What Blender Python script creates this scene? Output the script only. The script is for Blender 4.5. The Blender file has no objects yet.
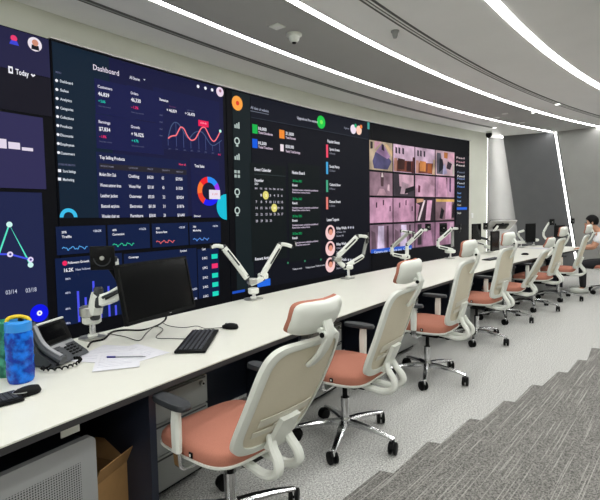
import bpy, bmesh, math, random
from mathutils import Vector, Matrix
random.seed(7)
SC = bpy.context.scene
COL = SC.collection
V = Vector
PI = math.pi
# ------------------------------------------------------------------ camera
F, PIT, ROLL, SH, CAMH = 468.677, .0660784, -.01646379, -5.2478, 1.46572
CX, CY = 26.17646, -15.76503            # centre of the arc that wall, desk and ceiling bands share
A0 = math.radians(150)
RW, RS = 35.04, 34.98
CEIL = 3.4136
cr, sr, cp, sp = math.cos(ROLL), math.sin(ROLL), math.cos(PIT), math.sin(PIT)
cam = bpy.data.cameras.new('camera')
camo = bpy.data.objects.new('camera', cam)
COL.objects.link(camo)
cam.sensor_fit = 'HORIZONTAL'
cam.sensor_width = 36
cam.lens = F / 600 * 36
cam.shift_y = SH / 600
cam.clip_start = .02
camo.matrix_world = Matrix(((cr, -sr, 0, 0), (sr * sp, cr * sp, -cp, 0), (sr * cp, cr * cp, sp, CAMH), (0, 0, 0, 1)))
SC.camera = camo


def ray(u, v):
    x = (u - 300) / F
    y = -(v - 250 - SH) / F
    x, y = cr * x - sr * y, sr * x + cr * y
    return V((x, cp + y * sp, y * cp - sp))


def on_plane(u, v, h):
    d = ray(u, v)
    t = (h - CAMH) / d.z
    return V((d.x * t, d.y * t, h))


def at(u, v, Y):
    d = ray(u, v)
    t = Y / d.y
    return V((d.x * t, Y, CAMH + d.z * t))


def arc(R, s, z=0.):
    ph = A0 - s / 35
    return V((CX + R * math.cos(ph), CY + R * math.sin(ph), z))


def arc_yaw(s):                           # rotation whose local +Y points outward (to the wall), +X along the arc
    return A0 - s / 35 - PI / 2


def on_arc(u, v, R=RS):                   # picture point -> (s, z) on the curved wall
    d = ray(u, v)
    a = d.x ** 2 + d.y ** 2
    b = -(d.x * CX + d.y * CY)
    c = CX ** 2 + CY ** 2 - R * R
    t = (-b + math.sqrt(b * b - a * c)) / a
    ph = math.atan2(d.y * t - CY, d.x * t - CX)
    return (A0 - ph) * 35, CAMH + d.z * t


# ------------------------------------------------------------------ materials
def lin(c):
    return tuple(((x / 255) / 12.92 if x / 255 <= .04045 else ((x / 255 + .055) / 1.055) ** 2.4) for x in c)


MATS = {}


def mat(name, rgb, rough=.5, metal=0., spec=.5, noise=0., nscale=80., trans=0., alpha=1., bump=0., coat=0.):
    if name in MATS:
        return MATS[name]
    m = bpy.data.materials.new(name)
    m.use_nodes = True
    nt = m.node_tree
    b = nt.nodes['Principled BSDF']
    c = lin(rgb)
    b.inputs['Base Color'].default_value = (*c, 1)
    b.inputs['Roughness'].default_value = rough
    b.inputs['Metallic'].default_value = metal
    b.inputs['Specular IOR Level'].default_value = spec
    b.inputs['Transmission Weight'].default_value = trans
    b.inputs['Alpha'].default_value = alpha
    b.inputs['Coat Weight'].default_value = coat
    if noise or bump:
        tc = nt.nodes.new('ShaderNodeTexCoord')
        n = nt.nodes.new('ShaderNodeTexNoise')
        n.inputs['Scale'].default_value = nscale
        n.inputs['Detail'].default_value = 3
        nt.links.new(tc.outputs['Object'], n.inputs['Vector'])
        if noise:
            mr = nt.nodes.new('ShaderNodeMapRange')
            mr.inputs['From Min'].default_value = .25
            mr.inputs['From Max'].default_value = .75
            mr.inputs['To Min'].default_value = 1 - noise
            mr.inputs['To Max'].default_value = 1 + noise
            mx = nt.nodes.new('ShaderNodeMix')
            mx.data_type = 'RGBA'
            mx.blend_type = 'MULTIPLY'
            mx.inputs[0].default_value = 1
            mx.inputs[6].default_value = (*c, 1)
            nt.links.new(n.outputs['Fac'], mr.inputs['Value'])
            nt.links.new(mr.outputs['Result'], mx.inputs[7])
            nt.links.new(mx.outputs[2], b.inputs['Base Color'])
        if bump:
            bp = nt.nodes.new('ShaderNodeBump')
            bp.inputs['Strength'].default_value = bump
            bp.inputs['Distance'].default_value = .002
            nt.links.new(n.outputs['Fac'], bp.inputs['Height'])
            nt.links.new(bp.outputs['Normal'], b.inputs['Normal'])
    MATS[name] = m
    return m


def em(rgb, k=1.):
    key = 'glow_%d_%d_%d_%.2f' % (*rgb, k)
    if key in MATS:
        return MATS[key]
    m = bpy.data.materials.new(key)
    m.use_nodes = True
    b = m.node_tree.nodes['Principled BSDF']
    b.inputs['Base Color'].default_value = (.002, .002, .0025, 1)
    b.inputs['Roughness'].default_value = .5
    b.inputs['Specular IOR Level'].default_value = .06
    b.inputs['Emission Color'].default_value = (*lin(rgb), 1)
    b.inputs['Emission Strength'].default_value = k
    MATS[key] = m
    return m


def emn(rgb, k=.35):
    key = 'camera_picture_%d_%d_%d' % rgb
    if key in MATS:
        return MATS[key]
    m = em(rgb).copy()
    m.name = key
    nt = m.node_tree
    b = nt.nodes['Principled BSDF']
    tc = nt.nodes.new('ShaderNodeTexCoord')
    n = nt.nodes.new('ShaderNodeTexNoise')
    n.inputs['Scale'].default_value = 3.2
    n.inputs['Detail'].default_value = 5
    mr = nt.nodes.new('ShaderNodeMapRange')
    mr.inputs['From Min'].default_value = .3
    mr.inputs['From Max'].default_value = .7
    mr.inputs['To Min'].default_value = .78 - k
    mr.inputs['To Max'].default_value = .78 + k
    nt.links.new(tc.outputs['Object'], n.inputs['Vector'])
    nt.links.new(n.outputs['Fac'], mr.inputs['Value'])
    nt.links.new(mr.outputs['Result'], b.inputs['Emission Strength'])
    MATS[key] = m
    return m


def carpet(name, a, b_, stripes):
    m = bpy.data.materials.new(name)
    m.use_nodes = True
    nt = m.node_tree
    b = nt.nodes['Principled BSDF']
    b.inputs['Roughness'].default_value = .95
    b.inputs['Specular IOR Level'].default_value = .1
    tc = nt.nodes.new('ShaderNodeTexCoord')
    mp = nt.nodes.new('ShaderNodeMapping')
    mp.inputs['Rotation'].default_value = (0, 0, -math.radians(49))
    nt.links.new(tc.outputs['Object'], mp.inputs['Vector'])
    n = nt.nodes.new('ShaderNodeTexNoise')
    n.inputs['Scale'].default_value = 100
    n.inputs['Detail'].default_value = 4
    n.inputs['Roughness'].default_value = .8
    nt.links.new(mp.outputs['Vector'], n.inputs['Vector'])
    mp2 = nt.nodes.new('ShaderNodeMapping')
    mp2.inputs['Scale'].default_value = (1.6, 95, 1)
    nt.links.new(mp.outputs['Vector'], mp2.inputs['Vector'])
    n2 = nt.nodes.new('ShaderNodeTexNoise')
    n2.inputs['Scale'].default_value = 1.
    n2.inputs['Detail'].default_value = 2
    nt.links.new(mp2.outputs['Vector'], n2.inputs['Vector'])
    rp = nt.nodes.new('ShaderNodeValToRGB')
    rp.color_ramp.elements[0].position = .40
    rp.color_ramp.elements[0].color = (*lin(a), 1)
    rp.color_ramp.elements[1].position = .60
    rp.color_ramp.elements[1].color = (*lin(b_), 1)
    nt.links.new(n.outputs['Fac'], rp.inputs['Fac'])
    th = nt.nodes.new('ShaderNodeMapRange')
    th.inputs['From Min'].default_value = .56
    th.inputs['From Max'].default_value = .66
    th.inputs['To Max'].default_value = stripes
    nt.links.new(n2.outputs['Fac'], th.inputs['Value'])
    mixf = nt.nodes.new('ShaderNodeMix')
    mixf.data_type = 'RGBA'
    nt.links.new(th.outputs['Result'], mixf.inputs[0])
    nt.links.new(rp.outputs['Color'], mixf.inputs[6])
    mixf.inputs[7].default_value = (*lin((205, 203, 196)), 1)
    nt.links.new(mixf.outputs[2], b.inputs['Base Color'])
    bp = nt.nodes.new('ShaderNodeBump')
    bp.inputs['Strength'].default_value = .35
    bp.inputs['Distance'].default_value = .004
    nt.links.new(n.outputs['Fac'], bp.inputs['Height'])
    nt.links.new(bp.outputs['Normal'], b.inputs['Normal'])
    return m


# ------------------------------------------------------------------ mesh builder
class MB:
    def __init__(s):
        s.bm = bmesh.new()

    def faces_from(s, rings, closed=True, cap0=True, cap1=True):
        vs = [[s.bm.verts.new(p) for p in r] for r in rings]
        n = len(vs[0])
        for i in range(len(vs) - 1):
            for j in range(n if closed else n - 1):
                k = (j + 1) % n
                s.bm.faces.new((vs[i][j], vs[i][k], vs[i + 1][k], vs[i + 1][j]))
        if cap0 and closed:
            s.bm.faces.new(vs[0][::-1])
        if cap1 and closed:
            s.bm.faces.new(vs[-1])
        return s

    def box(s, c, size, rot=None, bev=0., seg=2):
        r = bmesh.ops.create_cube(s.bm, size=1)
        vs = r['verts']
        M = Matrix.Translation(V(c)) @ (rot.to_4x4() if rot else Matrix()) @ Matrix.Diagonal((*size, 1))
        bmesh.ops.transform(s.bm, matrix=M, verts=vs)
        if bev:
            es = list({e for v in vs for e in v.link_edges})
            bmesh.ops.bevel(s.bm, geom=es, offset=bev, segments=seg, profile=.5, affect='EDGES')
        return s

    def cyl(s, a, b, ra, rb=None, n=16):
        return s.tube([a, b], [ra, ra if rb is None else rb], n)

    def tube(s, pts, r, n=10, up=None):
        pts = [V(p) for p in pts]
        if not isinstance(r, (list, tuple)):
            r = [r] * len(pts)
        rings = []
        nrm = None
        for i, p in enumerate(pts):
            t = (pts[min(i + 1, len(pts) - 1)] - pts[max(i - 1, 0)]).normalized()
            if nrm is None:
                q = V((0, 0, 1)) if abs(t.z) < .9 else V((1, 0, 0))
                nrm = (q - t * q.dot(t)).normalized()
            else:
                nrm = (nrm - t * nrm.dot(t)).normalized()
            bn = t.cross(nrm)
            rings.append([p + (nrm * math.cos(2 * PI * k / n) + bn * math.sin(2 * PI * k / n)) * r[i] for k in range(n)])
        return s.faces_from(rings)

    def ribbon(s, pts, side, w, t, ch=.25):
        """a strap of width w (along side) and thickness t swept along pts; w, t may be lists"""
        pts = [V(p) for p in pts]
        N = len(pts)
        w = w if isinstance(w, (list, tuple)) else [w] * N
        t = t if isinstance(t, (list, tuple)) else [t] * N
        rings = []
        for i, p in enumerate(pts):
            tg = (pts[min(i + 1, N - 1)] - pts[max(i - 1, 0)]).normalized()
            sd = V(side)
            sd = (sd - tg * sd.dot(tg)).normalized()
            nr = tg.cross(sd)
            a, b = w[i] / 2, t[i] / 2
            c = b * 2 * ch
            prof = [(-a + c, -b), (a - c, -b), (a, -b + c), (a, b - c), (a - c, b), (-a + c, b), (-a, b - c), (-a, -b + c)]
            rings.append([p + sd * x + nr * y for x, y in prof])
        return s.faces_from(rings)

    def lathe(s, prof, c=(0, 0, 0), n=24, M=None):
        c = V(c)
        rings = []
        for r, z in prof:
            ring = []
            for k in range(n):
                p = V((r * math.cos(2 * PI * k / n), r * math.sin(2 * PI * k / n), z))
                if M:
                    p = M @ p
                ring.append(c + p)
            rings.append(ring)
        return s.faces_from(rings)

    def ellipsoid(s, c, r, n=16, m=10, e=1., rot=None):
        c = V(c)
        rings = []
        f = lambda x: math.copysign(abs(x) ** e, x)
        for i in range(1, m):
            a = -PI / 2 + PI * i / m
            ring = []
            for k in range(n):
                b = 2 * PI * k / n
                p = V((r[0] * f(math.cos(a)) * f(math.cos(b)), r[1] * f(math.cos(a)) * f(math.sin(b)), r[2] * f(math.sin(a))))
                if rot:
                    p = rot @ p
                ring.append(c + p)
            rings.append(ring)
        return s.faces_from(rings)

    def prism(s, poly, d0, d1, fn):
        """poly: 2D points; fn(x, y, d) -> 3D"""
        return s.faces_from([[fn(x, y, d0) for x, y in poly], [fn(x, y, d1) for x, y in poly]])

    def grid(s, fn, nu, nv, closed_u=False):
        g = [[s.bm.verts.new(fn(i / nu, j / nv)) for j in range(nv + 1)] for i in range(nu + 1)]
        for i in range(nu):
            for j in range(nv):
                s.bm.faces.new((g[i][j], g[i + 1][j], g[i + 1][j + 1], g[i][j + 1]))
        return s

    def shell(s, fn, nu, nv, th):
        """closed sheet: fn(u, v) -> (point, normal)"""
        f0, f1 = [], []
        for i in range(nu + 1):
            r0, r1 = [], []
            for j in range(nv + 1):
                p, n = fn(i / nu, j / nv)
                r0.append(s.bm.verts.new(p))
                r1.append(s.bm.verts.new(p + n * th))
            f0.append(r0)
            f1.append(r1)
        for i in range(nu):
            for j in range(nv):
                s.bm.faces.new((f0[i][j], f0[i + 1][j], f0[i + 1][j + 1], f0[i][j + 1]))
                s.bm.faces.new((f1[i][j], f1[i][j + 1], f1[i + 1][j + 1], f1[i + 1][j]))
        for i in range(nu):
            s.bm.faces.new((f0[i][0], f1[i][0], f1[i + 1][0], f0[i + 1][0]))
            s.bm.faces.new((f0[i][nv], f0[i + 1][nv], f1[i + 1][nv], f1[i][nv]))
        for j in range(nv):
            s.bm.faces.new((f0[0][j], f0[0][j + 1], f1[0][j + 1], f1[0][j]))
            s.bm.faces.new((f0[nu][j], f1[nu][j], f1[nu][j + 1], f0[nu][j + 1]))
        return s

    def build(s, name, m, parent=None, smooth=True, ang=38, fix=True):
        if fix:
            bmesh.ops.recalc_face_normals(s.bm, faces=s.bm.faces)
        me = bpy.data.meshes.new(name)
        s.bm.to_mesh(me)
        s.bm.free()
        me.materials.append(m)
        if smooth and len(me.polygons):
            me.polygons.foreach_set('use_smooth', [True] * len(me.polygons))
            me.set_sharp_from_angle(angle=math.radians(ang))
        o = bpy.data.objects.new(name, me)
        COL.objects.link(o)
        if parent:
            o.parent = parent
        return o


def thing(name, label, cat, loc=(0, 0, 0), rz=0., group=None):
    o = bpy.data.objects.new(name, None)
    o.empty_display_size = .1
    COL.objects.link(o)
    o.location = loc
    o.rotation_euler = (0, 0, rz)
    return tag(o, label, cat, group)


def tag(o, label, cat, group=None):
    o['label'] = label
    o['category'] = cat
    if group:
        o['group'] = group
    return o


def struct(o, label=None):
    o['kind'] = 'structure'
    if label:
        o['label'] = label
    return o


KIDS = {}


def copy_tree(o, parent=None):
    c = o.copy()
    COL.objects.link(c)
    if parent:
        c.parent = parent
    for ch in [x for x in SC.objects if x.parent == o]:
        copy_tree(ch, c)
    return c


def smoothpath(pts, n=6):
    """Catmull-Rom through pts"""
    pts = [V(p) for p in pts]
    out = []
    for i in range(len(pts) - 1):
        p0, p1, p2, p3 = pts[max(i - 1, 0)], pts[i], pts[i + 1], pts[min(i + 2, len(pts) - 1)]
        for k in range(n):
            t = k / n
            out.append(.5 * ((2 * p1) + (p2 - p0) * t + (2 * p0 - 5 * p1 + 4 * p2 - p3) * t * t + (3 * p1 - p0 - 3 * p2 + p3) * t ** 3))
    out.append(pts[-1])
    return out


# colours
m_wall = mat('cream_wall_paint', (208, 210, 198), .8, noise=.03, nscale=3)
m_ceil = mat('grey_white_ceiling_paint', (232, 232, 231), .85, noise=.02, nscale=2)
m_ceild = mat('darker_ceiling_band', (172, 172, 170), .8, noise=.02, nscale=2)  # inner ceiling band, a darker grey than the rest of the ceiling
m_groove = mat('dark_slot', (84, 84, 83), .7)
m_dark = mat('charcoal_wall_panel', (84, 85, 87), .75, noise=.05, nscale=4)
m_grey = mat('mid_grey_wall_panel', (140, 140, 137), .8, noise=.04, nscale=4)
m_white = mat('white_plastic', (226, 229, 222), .38)
m_mesh = mat('beige_mesh_fabric', (216, 208, 187), .85, noise=.06, nscale=420, bump=.2)
m_lumb = mat('pale_lumbar_plastic', (214, 210, 196), .5)
m_salm = mat('salmon_fabric', (174, 115, 97), .9, noise=.10, nscale=260, bump=.3, spec=.2)
m_pad = mat('dark_grey_rubber', (42, 45, 49), .5)
m_blk = mat('black_plastic', (9, 10, 11), .5, spec=.15)
m_blk2 = mat('black_rubber', (14, 14, 15), .6)
m_chr = mat('chrome', (215, 216, 218), .16, metal=1.)
m_alu = mat('brushed_aluminium', (190, 190, 186), .34, metal=.85)
m_desk = mat('white_laminate', (222, 222, 212), .35, noise=.012, nscale=6)
m_edge = mat('dark_edge_band', (44, 44, 46), .5)
m_navy = mat('dark_navy_panel', (34, 40, 56), .5)
m_ped = mat('grey_steel_paint', (150, 152, 150), .5)
m_scr = mat('screen_off_glass', (10, 11, 13), .14, spec=.4)
m_pap = mat('white_paper', (216, 216, 223), .8)
m_card = mat('brown_cardboard', (172, 132, 84), .85, noise=.05, nscale=30)
m_blank = em((7, 8, 12), 1.)
glow = bpy.data.materials.new('led_strip_glow')
glow.use_nodes = True
_b = glow.node_tree.nodes['Principled BSDF']
_b.inputs['Emission Color'].default_value = (1., 1., .98, 1)
_b.inputs['Emission Strength'].default_value = 22.
glow2 = bpy.data.materials.new('led_edge_glow')
glow2.use_nodes = True
_b = glow2.node_tree.nodes['Principled BSDF']
_b.inputs['Emission Color'].default_value = (1., .99, .96, 1)
_b.inputs['Emission Strength'].default_value = 3.5


# ------------------------------------------------------------------ room shell
S0, S1 = -9.0, 19.5


def band(name, m, r0, r1, z0, z1, s0=S0, s1=S1, n=90, parent=None):
    b = MB()
    rings = []
    for i in range(n + 1):
        s = s0 + (s1 - s0) * i / n
        rings.append([arc(r0, s, z0), arc(r1, s, z0), arc(r1, s, z1), arc(r0, s, z1)])
    b.faces_from(rings)
    return b.build(name, m, parent, smooth=False)


RIN = 25.4
m_floor = carpet('light_grey_carpet', (132, 132, 130), (222, 222, 218), .0)
m_floord = carpet('dark_grey_ribbed_carpet', (78, 77, 75), (150, 148, 143), .42)
struct(band('floor', m_floor, RIN, 35.6, -.06, 0))
# dark stepped carpet: tiles laid in a staircase against the light ones
st = [V((-2.6, -.6)), V((-1.75, .55)), V((-1.0, 1.3))]
oc = [V((.043, 2.243)), V((.433, 2.572)), V((.795, 2.898)), V((1.18, 3.22)), V((1.552, 3.523)), V((1.927, 3.844)), V((2.313, 4.149)), V((2.689, 4.478)), V((3.06, 4.86)), V((3.43, 5.28))]
edge = [V((-3.1, -1.35)), V((-2.73, -.98))]
cur = V((-.34, 1.90))
seq = [V((-2.6, -.35)), V((-2.2, .06)), V((-1.83, .42)), V((-1.46, .79)), V((-1.09, 1.16)), V((-.715, 1.54)), V((-.335, 1.90))] + oc
line = []
for p in seq:
    line.append(p)
    line.append(p + V((.07, -.03)))
for k in range(1, 9):
    p = V((3.43, 5.28)) + V((.38, .36)) * k
    line += [p, p + V((.07, -.03))]
poly = [V((-2.6, -.9))] + line + [V((9.2, 7.6)), V((9.2, -3.2)), V((0, -6.5))]
b = MB()
b.faces_from([[V((p.x, p.y, .0005)) for p in poly], [V((p.x, p.y, .0035)) for p in poly]])
struct(b.build('floor_dark_carpet', m_floord, smooth=False))

# end wall panels
P1, P2, P3 = V((5.374, 12.456)), V((6.414, 11.951)), V((7.156, 11.336))
P4 = P2 + (P3 - P2).normalized() * 9.6
dR = (P3 - P2).normalized()


def vplane(u, v, P, d):                  # picture point -> point on the vertical plane through P along d: (distance along d, z)
    r = ray(u, v)
    # r.xy*t = P + d*k
    det = r.x * (-d.y) - r.y * (-d.x)
    t = (P.x * (-d.y) - P.y * (-d.x)) / det
    k = (V((r.x * t, r.y * t)) - P).dot(d)
    return k, CAMH + r.z * t


def ray_dist(R, s0=10.):                  # s at which the arc of radius R meets the end wall
    s = s0
    while s < S1:
        p = arc(R, s).xy
        q = p - P2
        if dR.x * q.y - dR.y * q.x > -.02:
            return s
        s += .01
    return s


struct(band('ceiling', m_ceil, RIN, 33.05, CEIL, CEIL + .1))
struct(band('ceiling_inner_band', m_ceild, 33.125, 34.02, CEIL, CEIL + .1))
struct(band('ceiling_wall_band', m_ceil, 34.085, 35.6, CEIL, CEIL + .1))
struct(band('ceiling_upper', m_groove, RIN, 35.6, CEIL + .12, CEIL + .2))
b = MB()
# ceiling light strips: flush LED channels running round the room
strip_specs = [(34.02, 34.085, 'ceiling light strip closest to the video wall, long curved white LED line'),
               (33.05, 33.125, 'second curved LED light strip out from the video wall, between grey band and pale ceiling'),
               (31.63, 31.72, 'third curved LED light strip, wide one beyond the long air slot'),
               (30.15, 30.27, 'fourth curved LED light strip over the open floor, just showing at the top corner'),
               (28.6, 28.72, 'added fifth curved LED strip, out of view near the back of the room, to light it')]  # last ring is unseen, added as extra light for the room
for r0, r1, lb in strip_specs:
    send = min(ray_dist((r0 + r1) / 2), 17.5)
    z0 = CEIL + .002 if r1 > 33 else CEIL - .004
    o = band('ceiling_light_strip', glow, r0, r1, z0, CEIL + (.06 if r1 > 33 else .001), S0 + 1, send, 90)
    tag(o, lb, 'ceiling light', 'curved ceiling light strips')
# air slots
for r0, r1, lb in [(34.50, 34.585, 'narrow dark air slot in the ceiling close to the video wall'),
                   (32.50, 32.61, 'dark three-line air slot in the pale ceiling between two light strips')]:
    t = thing('ceiling_air_slot', lb, 'air vent', arc((r0 + r1) / 2, 5, CEIL - .004), 0, 'ceiling air slots')
    send = min(ray_dist((r0 + r1) / 2), 17) - 1.3 if r0 < 33 else 13.0
    o = band('slot_opening', m_groove, r0, r1, CEIL - .003, CEIL + .001, S0 + 1, send)
    o.parent = t
    o.matrix_parent_inverse = Matrix.Translation(-t.location)
    for q in ([.33, .66] if r0 < 33 else [.5]):
        rr = r0 + (r1 - r0) * q
        o = band('slot_fin', m_ceil if r0 < 33 else m_ped, rr - .008, rr + .008, CEIL - .008, CEIL - .003, S0 + 1, send)
        o.parent = t
        o.matrix_parent_inverse = Matrix.Translation(-t.location)
# curved wall
SE = 13.66
struct(band('wall_left', m_wall, RW, RW + .25, 0, CEIL, S0, SE))
# niche behind the wall end
wend = arc(RW, SE)
wb = arc(RW + .45, SE + .05)


def vslab(name, m, a, b_, z0, z1, th, parent=None):
    """vertical slab from a to b (plan), thickness th to the left of a->b"""
    a, b_ = V(a[:2]), V(b_[:2])
    d = (b_ - a).normalized()
    n = V((-d.y, d.x)) * th
    q = [a, b_, b_ + n, a + n]
    mb = MB()
    mb.faces_from([[V((p.x, p.y, z0)) for p in q], [V((p.x, p.y, z1)) for p in q]])
    return mb.build(name, m, parent, smooth=False)


m_niche = mat('dim_grey_niche_paint', (104, 104, 102), .8, noise=.03, nscale=4)
struct(vslab('wall_end_niche', m_niche, (4.70, 12.58), (6.2, 13.05), 0, CEIL, .1))
struct(vslab('wall_end_return', m_wall, (wend.x - .02, wend.y + .06), (4.72, 12.62), 0, CEIL, .1))
dD = (P2 - P1).normalized()


def panel(name, m, P, d, quad, th, n_sign=1):
    """slanted slab: quad = [(k, z)...] on the vertical plane through P along d; thickness goes away from the camera"""
    n = V((-d.y, d.x)) * n_sign
    mb = MB()
    mb.faces_from([[V((P.x + d.x * k, P.y + d.y * k, z)) for k, z in quad], [V((P.x + d.x * k + n.x * th, P.y + d.y * k + n.y * th, z)) for k, z in quad]])
    return mb.build(name, m, None, smooth=False)


def down(a, b_):                          # extend the line a->b (k, z) to z = 0
    k = a[0] + (b_[0] - a[0]) * (a[1] - 0) / (a[1] - b_[1])
    return (k, 0.)


lt, lb_ = vplane(503, 136, P1, dD), vplane(517, 228, P1, dD)
rt, rb = vplane(553, 132, P1, dD), vplane(568, 225, P1, dD)
ltop, lbot = (lt[0], CEIL), down(lt, lb_)
rtop, rbot = (rt[0], CEIL), down(rt, rb)
# the panels are hung in front of the structural wall; LED profiles sit in the slanted gaps
struct(panel('wall_end_dark_panel', m_dark, P1, dD, [ltop, rtop, rbot, lbot], .03))
rt2, rb2 = vplane(557.5, 131, P2, dR), vplane(573, 225, P2, dR)
k2t, k2b = rt2[0], down(rt2, rb2)
struct(panel('wall_right', m_grey, P2, dR, [(k2t, CEIL), (9.6, CEIL), (9.6, 0), k2b], .15))
struct(vslab('wall_end_backing', m_dark, P1 + V((.95, .0)), P3 + V((.6, .2)), 0, CEIL, .1))


glow3 = glow2.copy()
glow3.name = 'led_cove_glow'
glow3.node_tree.nodes['Principled BSDF'].inputs['Emission Strength'].default_value = 70.


def slanted_light(lb, A, B_, w, depth, m=None):
    """LED profile from A (top) to B (bottom): box section of width w"""
    d = (B_ - A).normalized()
    side = V((1, -.55, 0)).normalized()
    mb = MB()
    mb.ribbon([A, B_], side, w, depth, .1)
    return tag(mb.build('wall_light_strip', m or glow2, smooth=False), lb, 'wall light', 'end wall light strips')


def on_pl(P, d, k, z, off=0.):
    n = V((-d.y, d.x))
    return V((P.x + d.x * k + n.x * off, P.y + d.y * k + n.y * off, z))


slanted_light('thick bright slanting LED strip between dark wall panel and grey wall', (on_pl(P1, dD, rtop[0] + .05, CEIL - .01, -.005)), on_pl(P1, dD, rbot[0] + .05, .02, -.005), .048, .05)
slanted_light('thin slanting LED strip hidden along the edge of the dark wall panel nearest the video wall', on_pl(P1, dD, ltop[0] + .015, CEIL - .01, .15), on_pl(P1, dD, lbot[0] + .015, .02, .15), .03, .03, glow3)
e0 = arc(RW + .012, SE + .012)
slanted_light('upright thin LED strip at the end of the cream wall beside the video wall', V((e0.x, e0.y, CEIL - .01)), V((e0.x, e0.y, .02)), .022, .02)
# rest of the room, behind and beside the camera
struct(band('wall_back', m_wall, RIN, RIN + .2, 0, CEIL, S0, S1))
pa, pb = arc(RIN, S0 + .6), arc(RW, S0 + .6)
struct(vslab('wall_near', m_wall, pa, pb, 0, CEIL, .15))

# ------------------------------------------------------------------ video wall
WALLZ0, WALLZ1 = .375, 3.142


def W(s, z, off=0.):
    return arc(RS - off, s, z)


def wrect(b, s0, s1, z0, z1, off, th=.0025):
    n = max(1, int(abs(s1 - s0) / .12))
    rings = []
    for i in range(n + 1):
        s = s0 + (s1 - s0) * i / n
        rings.append([W(s, z0, off), W(s, z1, off), W(s, z1, off + th), W(s, z0, off + th)])
    b.faces_from(rings)
    return b


def wpoly(b, pts, off):
    """polygon of (s, z) points, fan of thin slabs"""
    b.faces_from([[W(s, z, off) for s, z in pts], [W(s, z, off + .002) for s, z in pts]])
    return b


def px(*uv):
    return [on_arc(u, v) for u, v in uv]


def wdisc(b, c, r, off, n=28, r_in=0., a0=0., a1=2 * PI):
    if r_in <= 0:
        return wpoly(b, [(c[0] + r * math.cos(2 * PI * k / n), c[1] + r * math.sin(2 * PI * k / n)) for k in range(n)], off)
    m = max(3, int(n * abs(a1 - a0) / (2 * PI)))
    rings = []
    for k in range(m + 1):
        a = a0 + (a1 - a0) * k / m
        q = [(c[0] + rr * math.cos(a), c[1] + rr * math.sin(a)) for rr in (r_in, r)]
        rings.append([W(*q[0], off), W(*q[1], off), W(*q[1], off + .002), W(*q[0], off + .002)])
    return b.faces_from(rings)


def wline(b, pts, w, off):
    """thin line along (s, z) points"""
    rings = []
    for i, p in enumerate(pts):
        a, c = pts[max(i - 1, 0)], pts[min(i + 1, len(pts) - 1)]
        dx, dz = c[0] - a[0], c[1] - a[1]
        L = math.hypot(dx, dz) or 1
        nx, nz = -dz / L * w / 2, dx / L * w / 2
        q = [(p[0] - nx, p[1] - nz), (p[0] + nx, p[1] + nz)]
        rings.append([W(*q[0], off), W(*q[1], off), W(*q[1], off + .002), W(*q[0], off + .002)])
    return b.faces_from(rings)


TXT = {}


def text_mesh(string, bold):
    key = (string, bold)
    if key not in TXT:
        cu = bpy.data.curves.new('t', 'FONT')
        cu.body = string
        cu.resolution_u = 2
        cu.offset = .02 if bold else .006
        o = bpy.data.objects.new('t', cu)
        COL.objects.link(o)
        me = bpy.data.meshes.new_from_object(o.evaluated_get(bpy.context.evaluated_depsgraph_get()))
        bpy.data.objects.remove(o)
        bpy.data.curves.remove(cu)
        TXT[key] = me
    return TXT[key]


def wtext(parent, string, u0, v0, u1, hp, m, name='lettering', bold=True, off=.012):
    """writing whose left end is centred at picture point (u0, v0), reaching column u1, capitals hp picture units tall"""
    s0, z0 = on_arc(u0, v0)
    s1, _ = on_arc(u1, v0)
    _, zt = on_arc(u0, v0 - hp / 2)
    _, zb = on_arc(u0, v0 + hp / 2)
    return wtext_m(parent, string, s0, z0, s1, (zt - zb) * .86, m, name, bold, off)


def wtext_m(parent, string, s0, z0, s1, h, m, name='lettering', bold=True, off=.012):
    src = text_mesh(string, bold)
    me = src.copy()
    xs = [v.co.x for v in me.vertices]
    x0, x1 = min(xs), max(xs)
    ks = (s1 - s0) / max(x1 - x0, 1e-4)
    kz = h / .70
    for v in me.vertices:
        v.co = W(s0 + (v.co.x - x0) * ks, z0 - h / 2 + v.co.y * kz, off)
    me.materials.append(m)
    o = bpy.data.objects.new(name, me)
    COL.objects.link(o)
    attach(o, parent)
    return o


def attach(o, parent):
    """parent a mesh that is laid out in world coordinates"""
    o.parent = parent
    if parent.parent is None:
        o.matrix_parent_inverse = parent.matrix_basis.inverted()
    return o


def wbuild(b, name, m, parent):
    return attach(b.build(name, m, None, smooth=False), parent)


wht, lgt, dim = em((240, 240, 248), 1.), em((190, 195, 215), 1.), em((96, 100, 130), 1.)
teal, pink, grn = em((30, 215, 190)), em((240, 50, 110)), em((20, 170, 100))


def display(label, s0, s1, name='video_wall_screen'):
    t = thing(name, label, 'screen', W((s0 + s1) / 2, WALLZ0), arc_yaw((s0 + s1) / 2), 'video wall screens')
    b = MB()
    n = max(2, int((s1 - s0) / .1))
    rings = []
    for i in range(n + 1):
        s = s0 + (s1 - s0) * i / n
        rings.append([W(s, .02, -.05), W(s, WALLZ1, -.05), W(s, WALLZ1, 0), W(s, .02, 0)])
    b.faces_from(rings)
    attach(b.build('screen_panel', m_blank, None, smooth=False), t)
    return t


def area(parent, name, m, u0, u1, v0, v1, off=.003, at_u=None):
    """rectangle from picture columns u0..u1; rows v0, v1 read at column at_u"""
    c = u0 if at_u is None else at_u
    s0, s1 = on_arc(u0, (v0 + v1) / 2)[0], on_arc(u1, (v0 + v1) / 2)[0]
    z1, z0 = on_arc(c, v0)[1], on_arc(c, v1)[1]
    return wbuild(wrect(MB(), s0, s1, z0, z1, off), name, m, parent)


struct(band('trim_1', m_alu, RS - .035, RW, WALLZ1 + .001, WALLZ1 + .011, 3.32, 12.76))
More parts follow.
